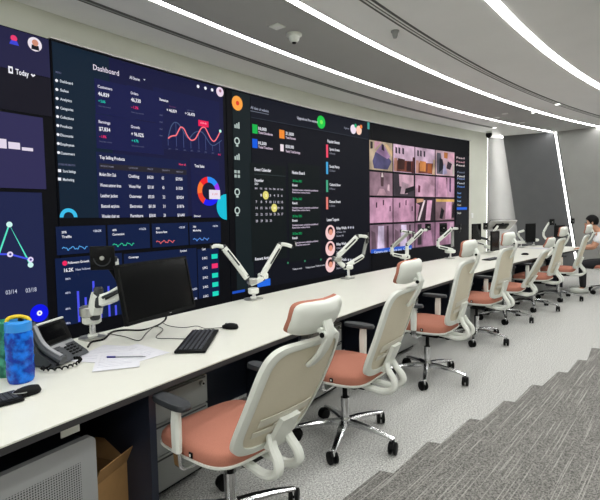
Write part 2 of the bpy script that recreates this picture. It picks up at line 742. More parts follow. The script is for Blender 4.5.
# --- screen with Today button (cut by the picture's edge)
t0 = display('dark purple screen with Today button and bar chart, first of the video wall', .9, 3.318)
sA, sB = .95, 3.315
wbuild(wrect(MB(), sA, sB, 2.78, WALLZ1 - .01, .003), 'top_bar', em((36, 35, 68)), t0)
wbuild(wrect(MB(), sA, sB, 2.42, 2.775, .003), 'menu_bar', em((22, 21, 32)), t0)
c0 = wbuild(wrect(MB(), sA, on_arc(42.5, 120)[0], 1.735, 2.395, .003), 'chart_card', em((48, 45, 84)), t0)
c1 = wbuild(wrect(MB(), sA, on_arc(47, 300)[0], .47, 1.70, .003), 'chart_card', em((31, 37, 74)), t0)
p_ = on_arc(34.5, 44.5)
b = wdisc(MB(), p_, .062, .006)
pic = wbuild(b, 'profile_picture', em((235, 225, 235)), t0)
wbuild(wpoly(MB(), [(p_[0] - .035, p_[1] - .05), (p_[0] + .035, p_[1] - .05), (p_[0] + .03, p_[1] - .01), (p_[0] - .03, p_[1] - .01)], .010), 'shirt_patch', em((20, 22, 30)), pic)
wbuild(wdisc(MB(), (p_[0], p_[1] + .012), .028, .013), 'face_patch', em((205, 140, 115)), pic)
p_ = on_arc(13.5, 38.5)
bell = wbuild(wdisc(MB(), p_, .027, .006), 'alert_icon', em((230, 60, 110)), t0)
wbuild(wpoly(MB(), [(p_[0] - .04, p_[1] - .055), (p_[0] + .04, p_[1] - .055), (p_[0] + .025, p_[1] - .02), (p_[0] - .025, p_[1] - .02)], .006), 'bell_icon', em((60, 70, 210)), t0)
wtext(t0, 'Today', 15, 71.5, 28, 6.2, wht)
cal = area(t0, 'calendar_icon', wht, 8, 12.3, 66, 73, .006)
area(cal, 'page_mark', em((22, 21, 32)), 9.2, 11.2, 68.3, 71.5, .010)
wbuild(wline(MB(), px((31, 74.2), (32.6, 76.4), (34.4, 75.0)), .014, .006), 'arrow_mark', wht, t0)
for u0, u1, v0, v1 in [(-6, 6, 138, 147.5), (8, 19.5, 141.8, 148.6), (21.5, 32.5, 147.2, 150.4)]:
    area(c0, 'chart_bar', em((225, 215, 232)), u0, u1, v0, v1, .007)
wbuild(wline(MB(), px((-14, 290), (8.8, 224.5), (30, 264.5)), .016, .007), 'trend_line', em((90, 230, 200)), c1)
wbuild(wline(MB(), px((-14, 254), (9.5, 254.2), (30, 259.5)), .016, .0075), 'trend_line', em((70, 80, 230)), c1)
for u, v in [(8.8, 224.5), (30, 264.8)]:
    wbuild(wdisc(MB(), on_arc(u, v), .025, .010), 'data_dot', em((205, 245, 240)), c1)
for u, v in [(9.5, 254.3), (30, 259.5)]:
    wbuild(wdisc(MB(), on_arc(u, v), .025, .0105), 'data_dot', em((225, 215, 250)), c1)
    wbuild(wdisc(MB(), on_arc(u, v), .010, .013), 'dot_centre', em((60, 55, 120)), c1)
wtext(c1, '03/14', 5, 292.5, 16.5, 5, lgt, bold=False)
wtext(c1, '03/18', 25, 290.5, 36, 5, lgt, bold=False)
p_ = on_arc(39, 313)
fb = wbuild(wdisc(MB(), p_, .083, .006), 'round_button', em((12, 20, 235)), t0)
wbuild(wdisc(MB(), p_, .024, .010), 'gear_icon', wht, fb)
wbuild(wdisc(MB(), p_, .008, .013), 'gear_hole_dot', em((12, 20, 235)), fb)

# --- Dashboard screen
t1 = display('navy Dashboard screen with line chart and donut chart', 3.335, 5.585)
side = em((16, 33, 50))
navy = em((22, 24, 60))
card = em((14, 29, 66))
sd = wbuild(wrect(MB(), 3.345, 3.93, 1.46, WALLZ1 - .015, .003), 'side_menu', side, t1)
mn = wbuild(wrect(MB(), 3.932, 5.53, 1.46, WALLZ1 - .015, .003), 'dashboard_page', navy, t1)
wtext(t1, 'Dashboard', 92.5, 67, 118, 6.2, em((235, 225, 240)), bold=False)
wtext(t1, 'MENU', 55, 72, 60.5, 2.2, dim)
menu = [(81, 72, 'Dashboard'), (90, 67.8, 'Sales'), (99, 71, 'Analytics'), (108, 72.5, 'Categories'), (117, 73, 'Collections'), (126, 71.5, 'Products'), (135, 72.5, 'Discounts'), (144, 73.5, 'Employees'), (153, 74, 'Customers')]
for v, u1, s in menu:
    o = 4.2 + (v - 81) * .006
    wtext(sd, s, 55.2 + o + .0, v, u1, 3.1, em((215, 222, 232)), 'menu_lettering')
    wbuild(wdisc(MB(), on_arc(56.2 + (v - 81) * .028, v - .4), .014, .006, 10), 'menu_icon', wht, sd)
wtext(sd, 'OTHERS INFORMATION', 57.7, 164.2, 74.5, 2.2, dim, 'menu_lettering')
for v, s, u1 in [(171, 'Store Settings', 75), (179.4, 'Marketing', 73.5)]:
    wtext(sd, s, 62.3, v, u1, 3.1, em((215, 222, 232)), 'menu_lettering')
    q = on_arc(59.2, v - .3)
    wbuild(wrect(MB(), q[0] - .014, q[0] + .014, q[1] - .014, q[1] + .014, .006), 'menu_icon', wht, sd)
wbuild(wdisc(MB(), (on_arc(68.4, 218)[0], 1.468), .088, .006, 40, .052, 0, PI), 'ring_gauge', em((60, 190, 235)), sd)
wtext(t1, 'All Stores', 128.8, 77.3, 139, 3.4, em((220, 220, 235)))
wbuild(wpoly(MB(), px((143, 79), (145, 79.4), (144, 80.8)), .006), 'arrow_mark', lgt, t1)
cards = [('Customers', '46,839', '+ 5.6%', 97, 86.2, 111.5, 93.5, 108.5, 100.8, teal),
         ('Orders', '46,330', '- 1.3%', 130, 92.8, 137.5, 99.5, 140, 107, pink),
         ('Earnings', '$7,834', '- 1.8%', 98, 121.5, 109.5, 128.6, 109.5, 136.2, pink),
         ('Growth', '+ 96.02%', '+ 4.7%', 130.2, 126.5, 139, 133.8, 143, 140.5, teal)]
for a, n_, d_, u, v, u1, v2, u2, v3, mc in cards:
    q = on_arc(u - 3, v - 5)
    sc_ = wbuild(wrect(MB(), q[0], q[0] + .46, q[1] - .32, q[1] + .03, .0055), 'stat_card', em((23, 27, 72)), t1)
    wtext(sc_, a, u, v, u1, 3.2, em((225, 222, 240)))
    wtext(sc_, n_, u + .4, v2, u2, 4.3, wht)
    wtext(sc_, d_, u + .8, v3, u + 7.6, 3.0, mc)
    wtext(sc_, 'Since last month', u + .8, v3 + 5, u + 13, 1.6, dim, bold=False)
ch = area(t1, 'chart_card', em((22, 26, 68)), 154, 219, 88, 148, .0055, at_u=158)
wtext(ch, 'Revenue', 159, 99.3, 167.5, 3.2, wht)
wtext(ch, '+ 46,839', 166, 109.8, 176, 3.4, wht)
wtext(ch, '+ 36,478', 184.5, 113.2, 194, 3.4, wht)
wtext(ch, 'This month', 168.5, 106.2, 175, 1.5, em((120, 70, 110)), bold=False)
wtext(ch, 'Last month', 186.5, 109.8, 193.5, 1.5, dim, bold=False)
for v in (115, 122, 129, 135.5):
    wtext(ch, '40K', 158.8, v, 162.2, 1.6, dim, 'axis_lettering', bold=False)
pa_ = px((167.6, 139), (168.5, 134), (170.5, 127), (173, 123.2), (175.5, 122.5), (178, 124), (181, 128), (184, 133.5), (187, 138), (190, 137), (193, 133.5), (197, 131.5), (201, 132), (204, 135), (207, 140), (210, 144.3), (213.5, 145.5), (217, 143.5), (221, 140.5))
pb_ = px((167.6, 138.5), (170, 136.6), (173, 135.8), (175.4, 135.4), (177.5, 131.5), (179.5, 127.8), (181, 127.3), (183.5, 129.3), (186.5, 135.5), (189.5, 139.6), (192, 140.3), (195, 138.5), (198, 133), (200.5, 128.5), (202.5, 127.4), (204.5, 128), (207, 132.5), (210, 138.5), (213, 141.4), (215.5, 139.5), (218, 135), (219.4, 131.7))
def sm2(p):
    return [(q.x, q.y) for q in smoothpath([V((a, c, 0)) for a, c in p], 4)]
wbuild(wline(MB(), sm2(pa_), .009, .009), 'trend_line', em((74, 92, 130)), ch)
wbuild(wline(MB(), sm2(pb_), .015, .012), 'trend_line', em((250, 120, 130)), ch)
for u, v in [(167.6, 139), (175.3, 122.6), (182.8, 131), (190.2, 137), (198, 131.8), (205, 136.5), (212, 145), (219, 142)]:
    s_, z_ = on_arc(u, v)
    wbuild(wline(MB(), [(s_, z_), (s_, on_arc(167.6, 145.5)[1])], .007, .008), 'grid_line', em((66, 78, 125)), ch)
for u, v in [(169, 148.7), (176, 149.2), (184, 150), (191, 150.6), (198, 151.1), (205, 152), (212, 153)]:
    wtext(ch, 'JAN', u - 1, v, u + 1.2, 1.6, dim, 'axis_lettering', bold=False)
wtext(ch, 'AUG', 217.3, 154.4, 220, 1.8, pink, 'axis_lettering')
tip = area(ch, 'value_tag', em((235, 30, 85)), 197.6, 207.6, 120, 126, .014, at_u=198)
wtext(ch, '$ 34.4k', 199.5, 122.8, 205.5, 1.9, em((255, 170, 190)), off=.02)
wbuild(wdisc(MB(), on_arc(219.4, 131.3), .02, .016), 'data_dot', em((190, 250, 230)), ch)
# top icons and profile
for u, v in [(197.6, 86.5), (205, 88.3), (211.7, 90)]:
    wbuild(wdisc(MB(), on_arc(u, v), .022, .008, 6), 'top_icon', wht, t1)
p_ = on_arc(219.5, 92)
pic = wbuild(wdisc(MB(), p_, .062, .008), 'profile_picture', em((235, 215, 232)), t1)
wbuild(wdisc(MB(), (p_[0], p_[1] + .012), .02, .013), 'face_patch', em((150, 100, 120)), pic)
# table
tb = area(t1, 'product_table', em((20, 29, 68)), 97, 187, 152, 218, .0055, at_u=99)
wtext(tb, 'Top Selling Products', 99, 157, 124, 3.8, wht)
wtext(tb, 'View all', 178, 164.2, 185, 2.2, em((235, 70, 110)))
s0_, s1_ = on_arc(99, 166)[0], on_arc(186, 172)[0]
zh = on_arc(100, 166)[1]
hd = wbuild(wrect(MB(), s0_, s1_, zh - .03, zh + .03, .008), 'table_heading', em((38, 36, 46)), t1)
for u0, u1, v, s in [(100, 113, 166, 'PRODUCT NAME'), (128, 137.5, 167.8, 'CATEGORY'), (147, 152.5, 169, 'PRICE'), (161.5, 169, 170.2, 'QUANTITY'), (175.5, 182.5, 171.7, 'AMOUNT')]:
    wtext(hd, s, u0, v, u1, 1.8, em((130, 130, 150)), bold=False)
rows = [('Modern Shirt Club', 'Clothing', '$45.00', '65', '$2926'), ('Women summer dress', 'Women Wear', '$31.00', '43', '$1328'), ('Leather jacket', 'Outerwear', '$92.00', '22', '$2024'), ('Bluetooth earphone', 'Electronics', '$61.00', '31', '$1876'), ('Wooden chair set', 'Furniture', '$58.00', '28', '$1640')]
cols = [(99.5, [116, 120.5, 116.5, 117.5, 117]), (128.3, [139, 140.2, 140.5, 140.5, 141]), (147, [153.3, 153, 153, 153.8, 153.5]), (161.5, [163.7, 163.6, 164, 163.8, 163.6]), (175.4, [182.2, 182, 182.5, 182.5, 182.6])]
rz = [on_arc(100, v)[1] for v in (174.2, 185, 195.5, 206, 216.2)]
for r_, row in enumerate(rows):
    for c_, (u0, u1s) in enumerate(cols):
        # row height is a level line on the wall; find the column's place along the arc
        sa, sb = on_arc(u0 + r_ * .15, 190)[0], on_arc(u1s[r_] + r_ * .15, 190)[0]
        wtext_m(tb, row[c_], sa, rz[r_], sb, .034, em((232, 232, 242)), 'table_lettering')
# donut
dn = area(t1, 'donut_card', em((22, 26, 68)), 191, 219.5, 158, 218, .0055, at_u=192)
wtext(dn, 'Total Sales', 194, 165.7, 203.6, 3.2, wht)
pc = on_arc(208.3, 191.3)
wbuild(wdisc(MB(), pc, .187, .0075, 40), 'donut_back', em((20, 22, 48)), dn)
segs = [(97, 140, (240, 30, 40)), (140, 190, (250, 120, 50)), (190, 238, (235, 60, 40)), (238, 345, (25, 30, 240)), (-15, 38, (150, 50, 235)), (38, 97, (40, 140, 245))]
for a, c, col in segs:
    wbuild(wdisc(MB(), pc, .185, .011, 48, .112, math.radians(a), math.radians(c)), 'donut_segment', em(col), dn)
q = area(dn, 'value_tag', em((235, 225, 240)), 208.3, 219.2, 189.8, 199, .016, at_u=209)
wtext(dn, '$ 2,400', 211, 194, 216.5, 2.2, em((225, 160, 170)), off=.022)
wtext(dn, 'Direct', 193.5, 216, 200, 2.2, wht)
b = wdisc(MB(), (5.535, on_arc(222, 207)[1]), .17, .016, 32, .001, PI / 2, 1.5 * PI)
wbuild(b, 'round_button', em((20, 190, 215)), t1)
# small cards row
zc0, zc1 = on_arc(60, 249)[1], on_arc(58, 227)[1]
ex = [on_arc(u, 238)[0] for u in (56, 105.5, 107.7, 149.5, 152, 188, 189.5, 220.5)]
zz = [(ex[0], ex[1], '20%', 'Traffic', '+20.2%', (90, 170, 240)), (ex[2], ex[3], '40%', 'Conversion', '+12.2%', (50, 200, 150)), (ex[4], ex[5], '35%', 'Bounce Rate', '+22.5%', (240, 110, 110)), (ex[6], ex[7], '78%', 'Marketing', '+24.0%', (100, 160, 250))]
for a, c, s1_, s2_, s3_, col in zz:
    w_ = wbuild(wrect(MB(), a, c, 1.105, 1.38, .004), 'small_card', card, t1)
    L = c - a
    wtext_m(w_, s1_, a + .05, 1.325, a + .10, .022, wht)
    wtext_m(w_, s2_, a + .05, 1.28, a + .05 + .014 * len(s2_), .024, wht)
    wtext_m(w_, s3_, c - .14, 1.325, c - .05, .022, em((220, 225, 245)))
    pts = [(a + .05 + L * .5 * k / 18, 1.165 + .013 * math.sin(k * 1.1) + .008 * math.sin(k * 2.7)) for k in range(19)]
    wbuild(wline(MB(), sm2(pts), .0065, .009), 'spark_line', em(col), w_)
# followers card
fc = wbuild(wrect(MB(), on_arc(56.3, 290)[0], on_arc(122.5, 280)[0], .41, 1.075, .004), 'followers_card', card, t1)
wbuild(wdisc(MB(), on_arc(64.3, 263.2), .024, .009), 'round_icon', em((235, 40, 95)), fc)
wtext(fc, 'Followers Growth', 67.3, 262.8, 88.5, 2.8, wht)
wtext(fc, '16.2K', 63.5, 270.3, 73.0, 4.2, wht)
wtext(fc, 'New Followers', 75, 269.6, 92, 2.6, em((205, 210, 235)), bold=False)
for v in (279, 293, 309, 323.5):
    wtext(fc, '800 k' if v < 285 else '600 k' if v < 300 else '400 k' if v < 315 else '200 k', 64.8, v, 70, 2.2, em((205, 210, 235)), 'axis_lettering')
for u, v0, v1 in [(77.3, 291, 322), (85, 297.2, 321), (92.7, 281, 319.5), (107.8, 286, 316.5), (100.5, 311, 318), (115.2, 305, 315)]:
    s_, z1_ = on_arc(u, v0)
    wbuild(wrect(MB(), s_ - .011, s_ + .011, on_arc(u, v1)[1], z1_, .009), 'chart_bar', em((76, 84, 235)), fc)
# coverage / value table card
vc = wbuild(wrect(MB(), on_arc(124.5, 280)[0], on_arc(197, 280)[0], .41, 1.06, .004), 'coverage_card', em((14, 28, 64)), t1)
wtext(vc, 'Coverage', 128, 257.5, 138, 2.4, wht)
vt = wbuild(wrect(MB(), on_arc(198, 280)[0], on_arc(219, 280)[0], .41, 1.04, .004), 'value_card', em((14, 29, 66)), t1)
wtext(vc, 'Symbol', 179.5, 251, 186, 2.2, wht)
for v, s in [(289.3, 'USD'), (299, 'EUR')]:
    wtext(vc, s, 192, v, 196.5, 2.2, em((220, 225, 245)))
zz_ = [on_arc(214, v)[1] for v in (256.3, 265.8, 275.3, 284.5, 293.7)]
for k, z_ in enumerate(zz_):
    sA_ = on_arc(211, 270)[0]
    wbuild(wrect(MB(), sA_ + .008, sA_ + .108, z_ - .030, z_ + .030, .009), 'value_tag', pink if k == 1 else teal, vt)
    wtext_m(vt, '$ 84.2', on_arc(202, 270)[0], z_ - .008, on_arc(207, 270)[0], .03, em((235, 235, 245)))
wtext_m(vt, 'Last', on_arc(201.5, 249)[0], on_arc(202, 249)[1], on_arc(205, 249)[0], .03, em((235, 235, 245)))

# --- calendar screen
t2 = display('near-black screen with event calendar, notice board and portrait list', 5.60, 9.045)
dk = em((17, 20, 32))
pg = wbuild(wrect(MB(), 6.04, 8.97, .40, 2.82, .003), 'calendar_page', em((14, 16, 25)), t2)
tbr = wbuild(wrect(MB(), 6.04, 8.97, 2.83, WALLZ1 - .015, .003), 'top_bar', dk, t2)
sdm = wbuild(wrect(MB(), 5.70, 6.03, .40, WALLZ1 - .015, .003), 'side_menu', em((21, 31, 34)), t2)
p_ = on_arc(236.9, 103.3)
q = wbuild(wdisc(MB(), p_, .098, .006), 'round_logo', em((250, 165, 70)), t2)
wbuild(wdisc(MB(), p_, .03, .012), 'logo_dot', em((225, 60, 40)), q)
for v in (125, 141, 156.5, 174, 192, 210.5):
    s_, z_ = on_arc(236.6 + (v - 125) * .004, v)
    if v in (125, 156.5):
        for k in (-1, 0, 1):
            wbuild(wrect(MB(), s_ + k * .035 - .01, s_ + k * .035 + .01, z_ - .045, z_ + .02 + .02 * k, .006), 'chart_icon', em((190, 205, 200)), sdm)
    elif v == 174:
        for k in range(4):
            a, c = s_ + (-.03 if k % 2 else .03), z_ + (-.03 if k < 2 else .03)
            wbuild(wrect(MB(), a - .02, a + .02, c - .02, c + .02, .006), 'tile_icon', em((170, 185, 180)), sdm)
    else:
        wbuild(wdisc(MB(), (s_, z_), .05, .006, 24, .032, 0, 2 * PI), 'ring_icon', em((190, 205, 200)), sdm)
        wbuild(wrect(MB(), s_ - .02, s_ + .02, z_ - .075, z_ - .055, .006), 'foot_icon', em((190, 205, 200)), sdm)
wtext(tbr, 'All data of website', 250, 107.3, 268, 3.2, em((175, 180, 200)), bold=False)
wbuild(wline(MB(), px((250, 110.8), (268.3, 114.5)), .008, .006), 'under_line', em((120, 125, 140)), tbr)
wbuild(wline(MB(), [(6.05, 2.825), (8.96, 2.825)], .008, .006), 'divider_line', em((48, 54, 66)), t2)
wtext(tbr, 'Upgrade to Pro version', 296.5, 117.7, 317, 3.0, em((205, 205, 220)))
p_ = on_arc(320.8, 122.2)
q = wbuild(wdisc(MB(), p_, .105, .006), 'round_button', em((30, 200, 75)), t2)
wbuild(wdisc(MB(), p_, .035, .012), 'button_dot', em((120, 235, 90)), q)
wtext(tbr, 'Agency', 343.5, 127.6, 348.8, 2.2, em((150, 152, 170)), bold=False)
for u, v, col in [(353, 129.3, (240, 225, 240)), (358.6, 130.3, (250, 205, 185))]:
    p_ = on_arc(u, v)
    q = wbuild(wdisc(MB(), p_, .082, .006), 'profile_picture', em(col), t2)
    wbuild(wdisc(MB(), (p_[0] + .06, p_[1] + .07), .035, .010), 'status_dot', em((30, 170, 120)) if u < 355 else em((240, 130, 60)), q)
area(t2, 'accent_bar', em((70, 165, 155)), 367.2, 369.2, 122, 129, .004)
tiles = [(252, 124.5, 257, 133.5, (20, 180, 75), '10,000', 'Total Students', 257.7, 128.3, 132.3, 272), (252, 139, 257, 148, (15, 90, 220), '10,500', 'Total Teachers', 257.7, 142.8, 146.8, 272),
         (279, 130, 284, 138.5, (240, 140, 50), '31,000', 'Total Parents', 285, 133.2, 137.3, 295), (280, 144.4, 283.2, 151.3, (240, 225, 232), '$350,000', 'Yearly Total Earnings', 285, 146.2, 151, 299.5)]
for u0, v0, u1, v1, col, a, c, ut, va, vb, ue in tiles:
    q = area(t2, 'stat_icon', em(col), u0, u1, v0, v1, .0065, at_u=(u0 + u1) / 2)
    wtext(pg, a, ut, va, ut + 8.2, 3.6, wht)
    wtext(pg, c, ut, vb, ue, 2.8, em((225, 205, 225)))
ec = area(t2, 'calendar_card', em((15, 22, 23)), 250.5, 286, 163, 262, .0055, at_u=252)
wtext(ec, 'Event Calendar', 254, 169.2, 270.5, 3.6, wht)
wbuild(wline(MB(), [(on_arc(254, 175)[0], on_arc(254, 174)[1]), (on_arc(285, 175)[0], on_arc(254, 174)[1])], .006, .008), 'divider_line', em((60, 70, 72)), ec)
wtext(ec, 'December', 254, 180, 263, 3.4, wht)
wtext(ec, '2021', 254, 183.7, 257.6, 2.4, wht)
sx = [on_arc(u, 195)[0] for u in (255.4, 260.3, 265.2, 269.4, 273.5, 277.3, 281.0)]
zr = [on_arc(255.4, v)[1] for v in (188.4, 195, 201.8, 208, 214.4, 221)]
num = [['MON', 'TUE', 'WED', 'THU', 'FRI', 'SAT', 'SUN'], [None, '1', '2', '3', '4', '5', '6'], ['7', '8', '9', '10', '11', '12', '13'], ['14', '15', '16', '17', '18', '19', '20'], ['21', '22', '23', '24', '25', '26', '27'], ['28', '29', '30', '31', None, None, None]]
for r_, row in enumerate(num):
    for c_, s in enumerate(row):
        if s:
            w_ = .05 if r_ == 0 else .014 * len(s) + .014
            on = (r_, c_) in ((1, 2), (3, 4))
            wtext_m(ec, s, sx[c_] - w_ / 2, zr[r_], sx[c_] + w_ / 2, .024 if r_ == 0 else .034, em((255, 250, 220)) if on else em((205, 200, 215)), 'date_lettering', off=.018)
for r_, c_ in ((1, 2), (3, 4)):
    wbuild(wdisc(MB(), (sx[c_], zr[r_]), .062, .010, 20), 'date_dot', em((225, 215, 120)), ec)
nb = area(t2, 'notice_board', em((15, 22, 23)), 288.5, 320, 163, 262, .0055, at_u=290)
wtext(nb, 'Notice Board', 291.5, 172.3, 304, 3.6, wht)
for k, v in enumerate((180.5, 198.5, 216, 233.5)):
    wtext(nb, '28 Dec 2021', 292, v + .2, 301.3, 2.6, grn)
    wtext(nb, 'Result' if k % 2 else 'Event', 291.8, v + 4.5, 297, 2.8, wht)
    wtext(nb, 'Student exam schedule published', 291.8 + (4 if k == 3 else 0), v + 9.2 , 317.5, 1.9, em((215, 200, 222)))
    wtext(nb, 'Read the notice here', 291.8 + (4 if k == 3 else 0), v + 11.7, 309.5, 1.9, em((215, 200, 222)))
wtext(pg, 'Popular Events', 327, 141, 339, 3.4, wht)
for v0, v1, col, a, c in [(144.5, 157.5, (240, 75, 105), 'Sports Events', '4 Events'), (161.8, 174, (70, 165, 220), 'Social Party', '12 Dates'), (180, 192, (70, 165, 130), 'Cultural Show', '8 Places'), (197, 209.3, (230, 125, 115), 'Dance Event', '6 Dates')]:
    area(t2, 'accent_bar', em(col), 325.8, 327.7, v0, v1, .0065)
    wtext(pg, a, 329, v0 + 4.5, 339 + (v0 > 175), 3.0, wht)
    wtext(pg, c, 329, v0 + 8.7, 334.6, 2.2, em((150, 150, 165)), bold=False)
wtext(pg, 'Latest Toppers', 326.3, 219.7, 338.5, 3.2, wht)
for v, hair in [(232.5, (60, 30, 30)), (248.5, (70, 30, 25)), (264.8, (60, 30, 30))]:
    p_ = on_arc(330, v)
    q = wbuild(wdisc(MB(), p_, .128, .0065), 'round_portrait', em((245, 205, 205)), t2)
    wbuild(wdisc(MB(), (p_[0], p_[1] + .03), .068, .011), 'hair_patch', em(hair), q)
    wbuild(wdisc(MB(), (p_[0], p_[1] + .005), .05, .015), 'face_patch', em((225, 150, 125)), q)
    wtext(pg, 'Riley Wells', 336, v - 4.3, 346, 3.0, wht)
    wtext(pg, 'Class 10', 336, v - .3, 345, 1.9, em((175, 175, 190)), bold=False)
    wtext(pg, 'Score 98', 336, v + 3.5, 343, 1.9, em((175, 175, 190)))
    for k in range(3):
        wbuild(wdisc(MB(), on_arc(348 + k * 2.4, v - 5), .024, .008, 5), 'star_icon', em((190, 190, 205)), pg)
wtext(pg, 'Recent Activity', 254.5, 259, 272, 3.4, wht)
bt = area(t2, 'accent_bar', em((30, 80, 190)), 232, 244.5, 291.5, 294, .006)
area(t2, 'blue_button', em((35, 105, 225)), 257, 270, 280.5, 287.5, .006)
for u, v in [(292, 269.3), (305, 267.7), (315, 266)]:
    wtext(pg, 'Today at noon', u, v, u + 9.5, 1.9, em((205, 205, 215)))
for u, v in [(287.5, 262.8), (304.5, 261), (320.5, 259.5)]:
    wbuild(wdisc(MB(), on_arc(u, v), .018, .008, 8), 'status_dot', em((60, 140, 100)), pg)

# --- camera feeds screen
t3 = display('screen with a four by four grid of pinkish security camera pictures', 9.06, 12.755)
gs = [on_arc(369, 190)[0], on_arc(392.8, 190)[0], on_arc(414.7, 190)[0], on_arc(435, 190)[0], on_arc(454.5, 190)[0]]
gz = [on_arc(370, v)[1] for v in (139.3, 170.8, 196.8, 224.5, 254)]
fp = em((214, 160, 190))
feeds = [['office', 'lobby', 'lobby2', 'mixed'], ['hall', 'dark', 'curve', 'hall2'], ['plain', 'plain', 'stairs', 'vee'], ['lit', 'lit', 'tall', 'box']]
for r_ in range(4):
    for c_ in range(4):
        a, c = gs[c_] + .015, gs[c_ + 1] - .02
        z1_, z0_ = gz[r_] - .012, gz[r_ + 1] + .025
        L, Hh = c - a, z1_ - z0_
        k = feeds[r_][c_]
        base = {'office': (196, 175, 150), 'lobby': (226, 192, 214), 'lobby2': (222, 190, 212), 'mixed': (214, 180, 190), 'hall': (160, 128, 142), 'dark': (70, 62, 70), 'curve': (206, 160, 182), 'hall2': (196, 150, 178),
                'plain': (206, 156, 184), 'stairs': (60, 46, 54), 'vee': (150, 118, 128), 'lit': (150, 120, 140), 'tall': (150, 112, 136), 'box': (176, 130, 158)}[k]
        fd = wbuild(wrect(MB(), a, c, z0_, z1_, .004), 'camera_feed', emn(base), t3)

        def fp_(pts, col, off=.009):
            wbuild(wpoly(MB(), [(a + L * x, z0_ + Hh * y) for x, y in pts], off), 'picture_patch_print', emn(col), fd)
        if k == 'office':
            fp_([(.18, .05), (.78, .05), (.95, .35), (.55, .75), (.25, .62), (.12, .3)], (88, 84, 122))
            fp_([(.25, .62), (.55, .95), (.9, .5), (.75, .42)], (168, 132, 172), .012)
            fp_([(.2, .7), (.5, .98), (.2, .98)], (226, 170, 190), .014)
            fp_([(.02, .7), (.12, .72), (.12, .95), (.02, .95)], (50, 44, 44), .014)
            fp_([(.5, .72), (.62, .68), (.6, .9), (.5, .92)], (54, 44, 62), .016)
            fp_([(.66, .9), (.98, .5), (.98, .72), (.75, .95)], (232, 196, 150), .014)
        elif k in ('lobby', 'lobby2'):
            fp_([(.02, .02), (.98, .02), (.98, .45), (.02, .42)], (120, 66, 54))
            fp_([(.2, .1), (.5, .1), (.52, .48), (.2, .5)], (66, 38, 34) if k == 'lobby' else (214, 138, 76), .013)
            fp_([(.6, .06), (.82, .06), (.82, .44), (.62, .4)], (58, 32, 36) if k == 'lobby' else (170, 92, 50), .013)
            fp_([(.02, .02), (.14, .02), (.16, .5), (.02, .5)], (206, 150, 132), .013)
            fp_([(.84, .0), (.98, .0), (.98, .6), (.9, .6)], (226, 190, 160) if k == 'lobby2' else (80, 42, 44), .015)
            for x in (.08, .22, .4):
                fp_([(x, .68), (x + .08, .66), (x + .08, .88), (x, .9)], (60, 52, 66), .013)
        elif k == 'mixed':
            fp_([(.05, .05), (.4, .05), (.25, .9), (.05, .9)], (94, 92, 104))
            fp_([(.15, .1), (.42, .3), (.35, .65), (.2, .7)], (36, 36, 48), .012)
            fp_([(.35, .02), (.6, .1), (.45, .5), (.38, .4)], (186, 178, 214), .014)
            fp_([(.55, .3), (.75, .25), (.85, .5), (.62, .6)], (60, 50, 60), .014)
            fp_([(.42, .72), (.6, .7), (.62, .95), (.42, .95)], (188, 118, 66), .014)
            fp_([(.65, .65), (.97, .55), (.97, .95), (.68, .95)], (236, 180, 200), .012)
            fp_([(.9, .05), (.97, .05), (.97, .5), (.92, .5)], (206, 206, 190), .012)
        elif k in ('hall', 'hall2'):
            fp_([(.42, .3), (.6, .3), (.75, .02), (.3, .02)], (206, 164, 178))
            fp_([(.45, .98), (.6, .98), (.58, .4), (.47, .4)], (88, 66, 72), .012)
            if k == 'hall2':
                fp_([(.1, .02), (.6, .02), (.55, .98), (.15, .98)], (226, 170, 200), .012)
                fp_([(.72, .3), (.8, .25), (.8, .98), (.72, .98)], (80, 60, 86), .012)
            else:
                fp_([(.48, .8), (.58, .8), (.55, .98), (.5, .98)], (236, 214, 214), .015)
                fp_([(.75, .25), (.85, .2), (.85, .5), (.78, .5)], (226, 190, 200), .012)
        elif k == 'dark':
            fp_([(.28, .45), (.95, .3), (.95, .98), (.25, .98)], (236, 190, 208))
            fp_([(.3, .1), (.65, .1), (.7, .55), (.4, .65)], (196, 166, 178), .012)
            fp_([(.5, .1), (.98, .3), (.98, .5), (.55, .35)], (30, 26, 32), .014)
        elif k == 'curve':
            fp_([(.05, .05), (.9, .05), (.95, .5), (.5, .8), (.05, .85)], (220, 172, 196))
            fp_([(.12, .2), (.22, .2), (.24, .5), (.14, .55)], (96, 40, 62), .012)
        elif k == 'plain':
            fp_([(.2, .02), (.85, .02), (.7, .95), (.3, .95)], (222, 166, 196))
            for x, y in ((.25, .6), (.55, .7), (.85, .45)):
                fp_([(x, y), (x + .05, y), (x + .05, y + .22), (x, y + .2)], (70, 48, 66), .012)
        elif k == 'stairs':
            fp_([(.1, .02), (.2, .02), (.5, .92), (.42, .92)], (232, 212, 218))
            fp_([(.5, .02), (.75, .02), (.85, .92), (.6, .92)], (222, 168, 196), .012)
            fp_([(.05, .8), (.4, .86), (.4, .98), (.05, .98)], (196, 150, 120), .012)
            fp_([(.02, .02), (.06, .02), (.2, .7), (.02, .8)], (206, 150, 178), .012)
        elif k == 'vee':
            fp_([(.2, .1), (.35, .05), (.45, .45), (.3, .6)], (26, 24, 28))
            fp_([(.85, .1), (.98, .1), (.98, .85), (.9, .7)], (30, 26, 30), .012)
            fp_([(.5, .05), (.82, .05), (.85, .9), (.55, .9)], (226, 172, 200), .012)
            fp_([(.02, .86), (.98, .86), (.98, .98), (.02, .98)], (236, 190, 110), .014)
        elif k == 'lit':
            fp_([(.3, .05), (.62, .05), (.6, .95), (.35, .95)], (226, 206, 236))
            fp_([(.7, .05), (.82, .05), (.8, .95), (.72, .95)], (84, 62, 76), .012)
            fp_([(.05, .1), (.25, .1), (.22, .7), (.05, .8)], (112, 88, 102), .012)
        elif k == 'tall':
            fp_([(.35, .02), (.9, .02), (.8, .7), (.45, .7)], (196, 146, 178))
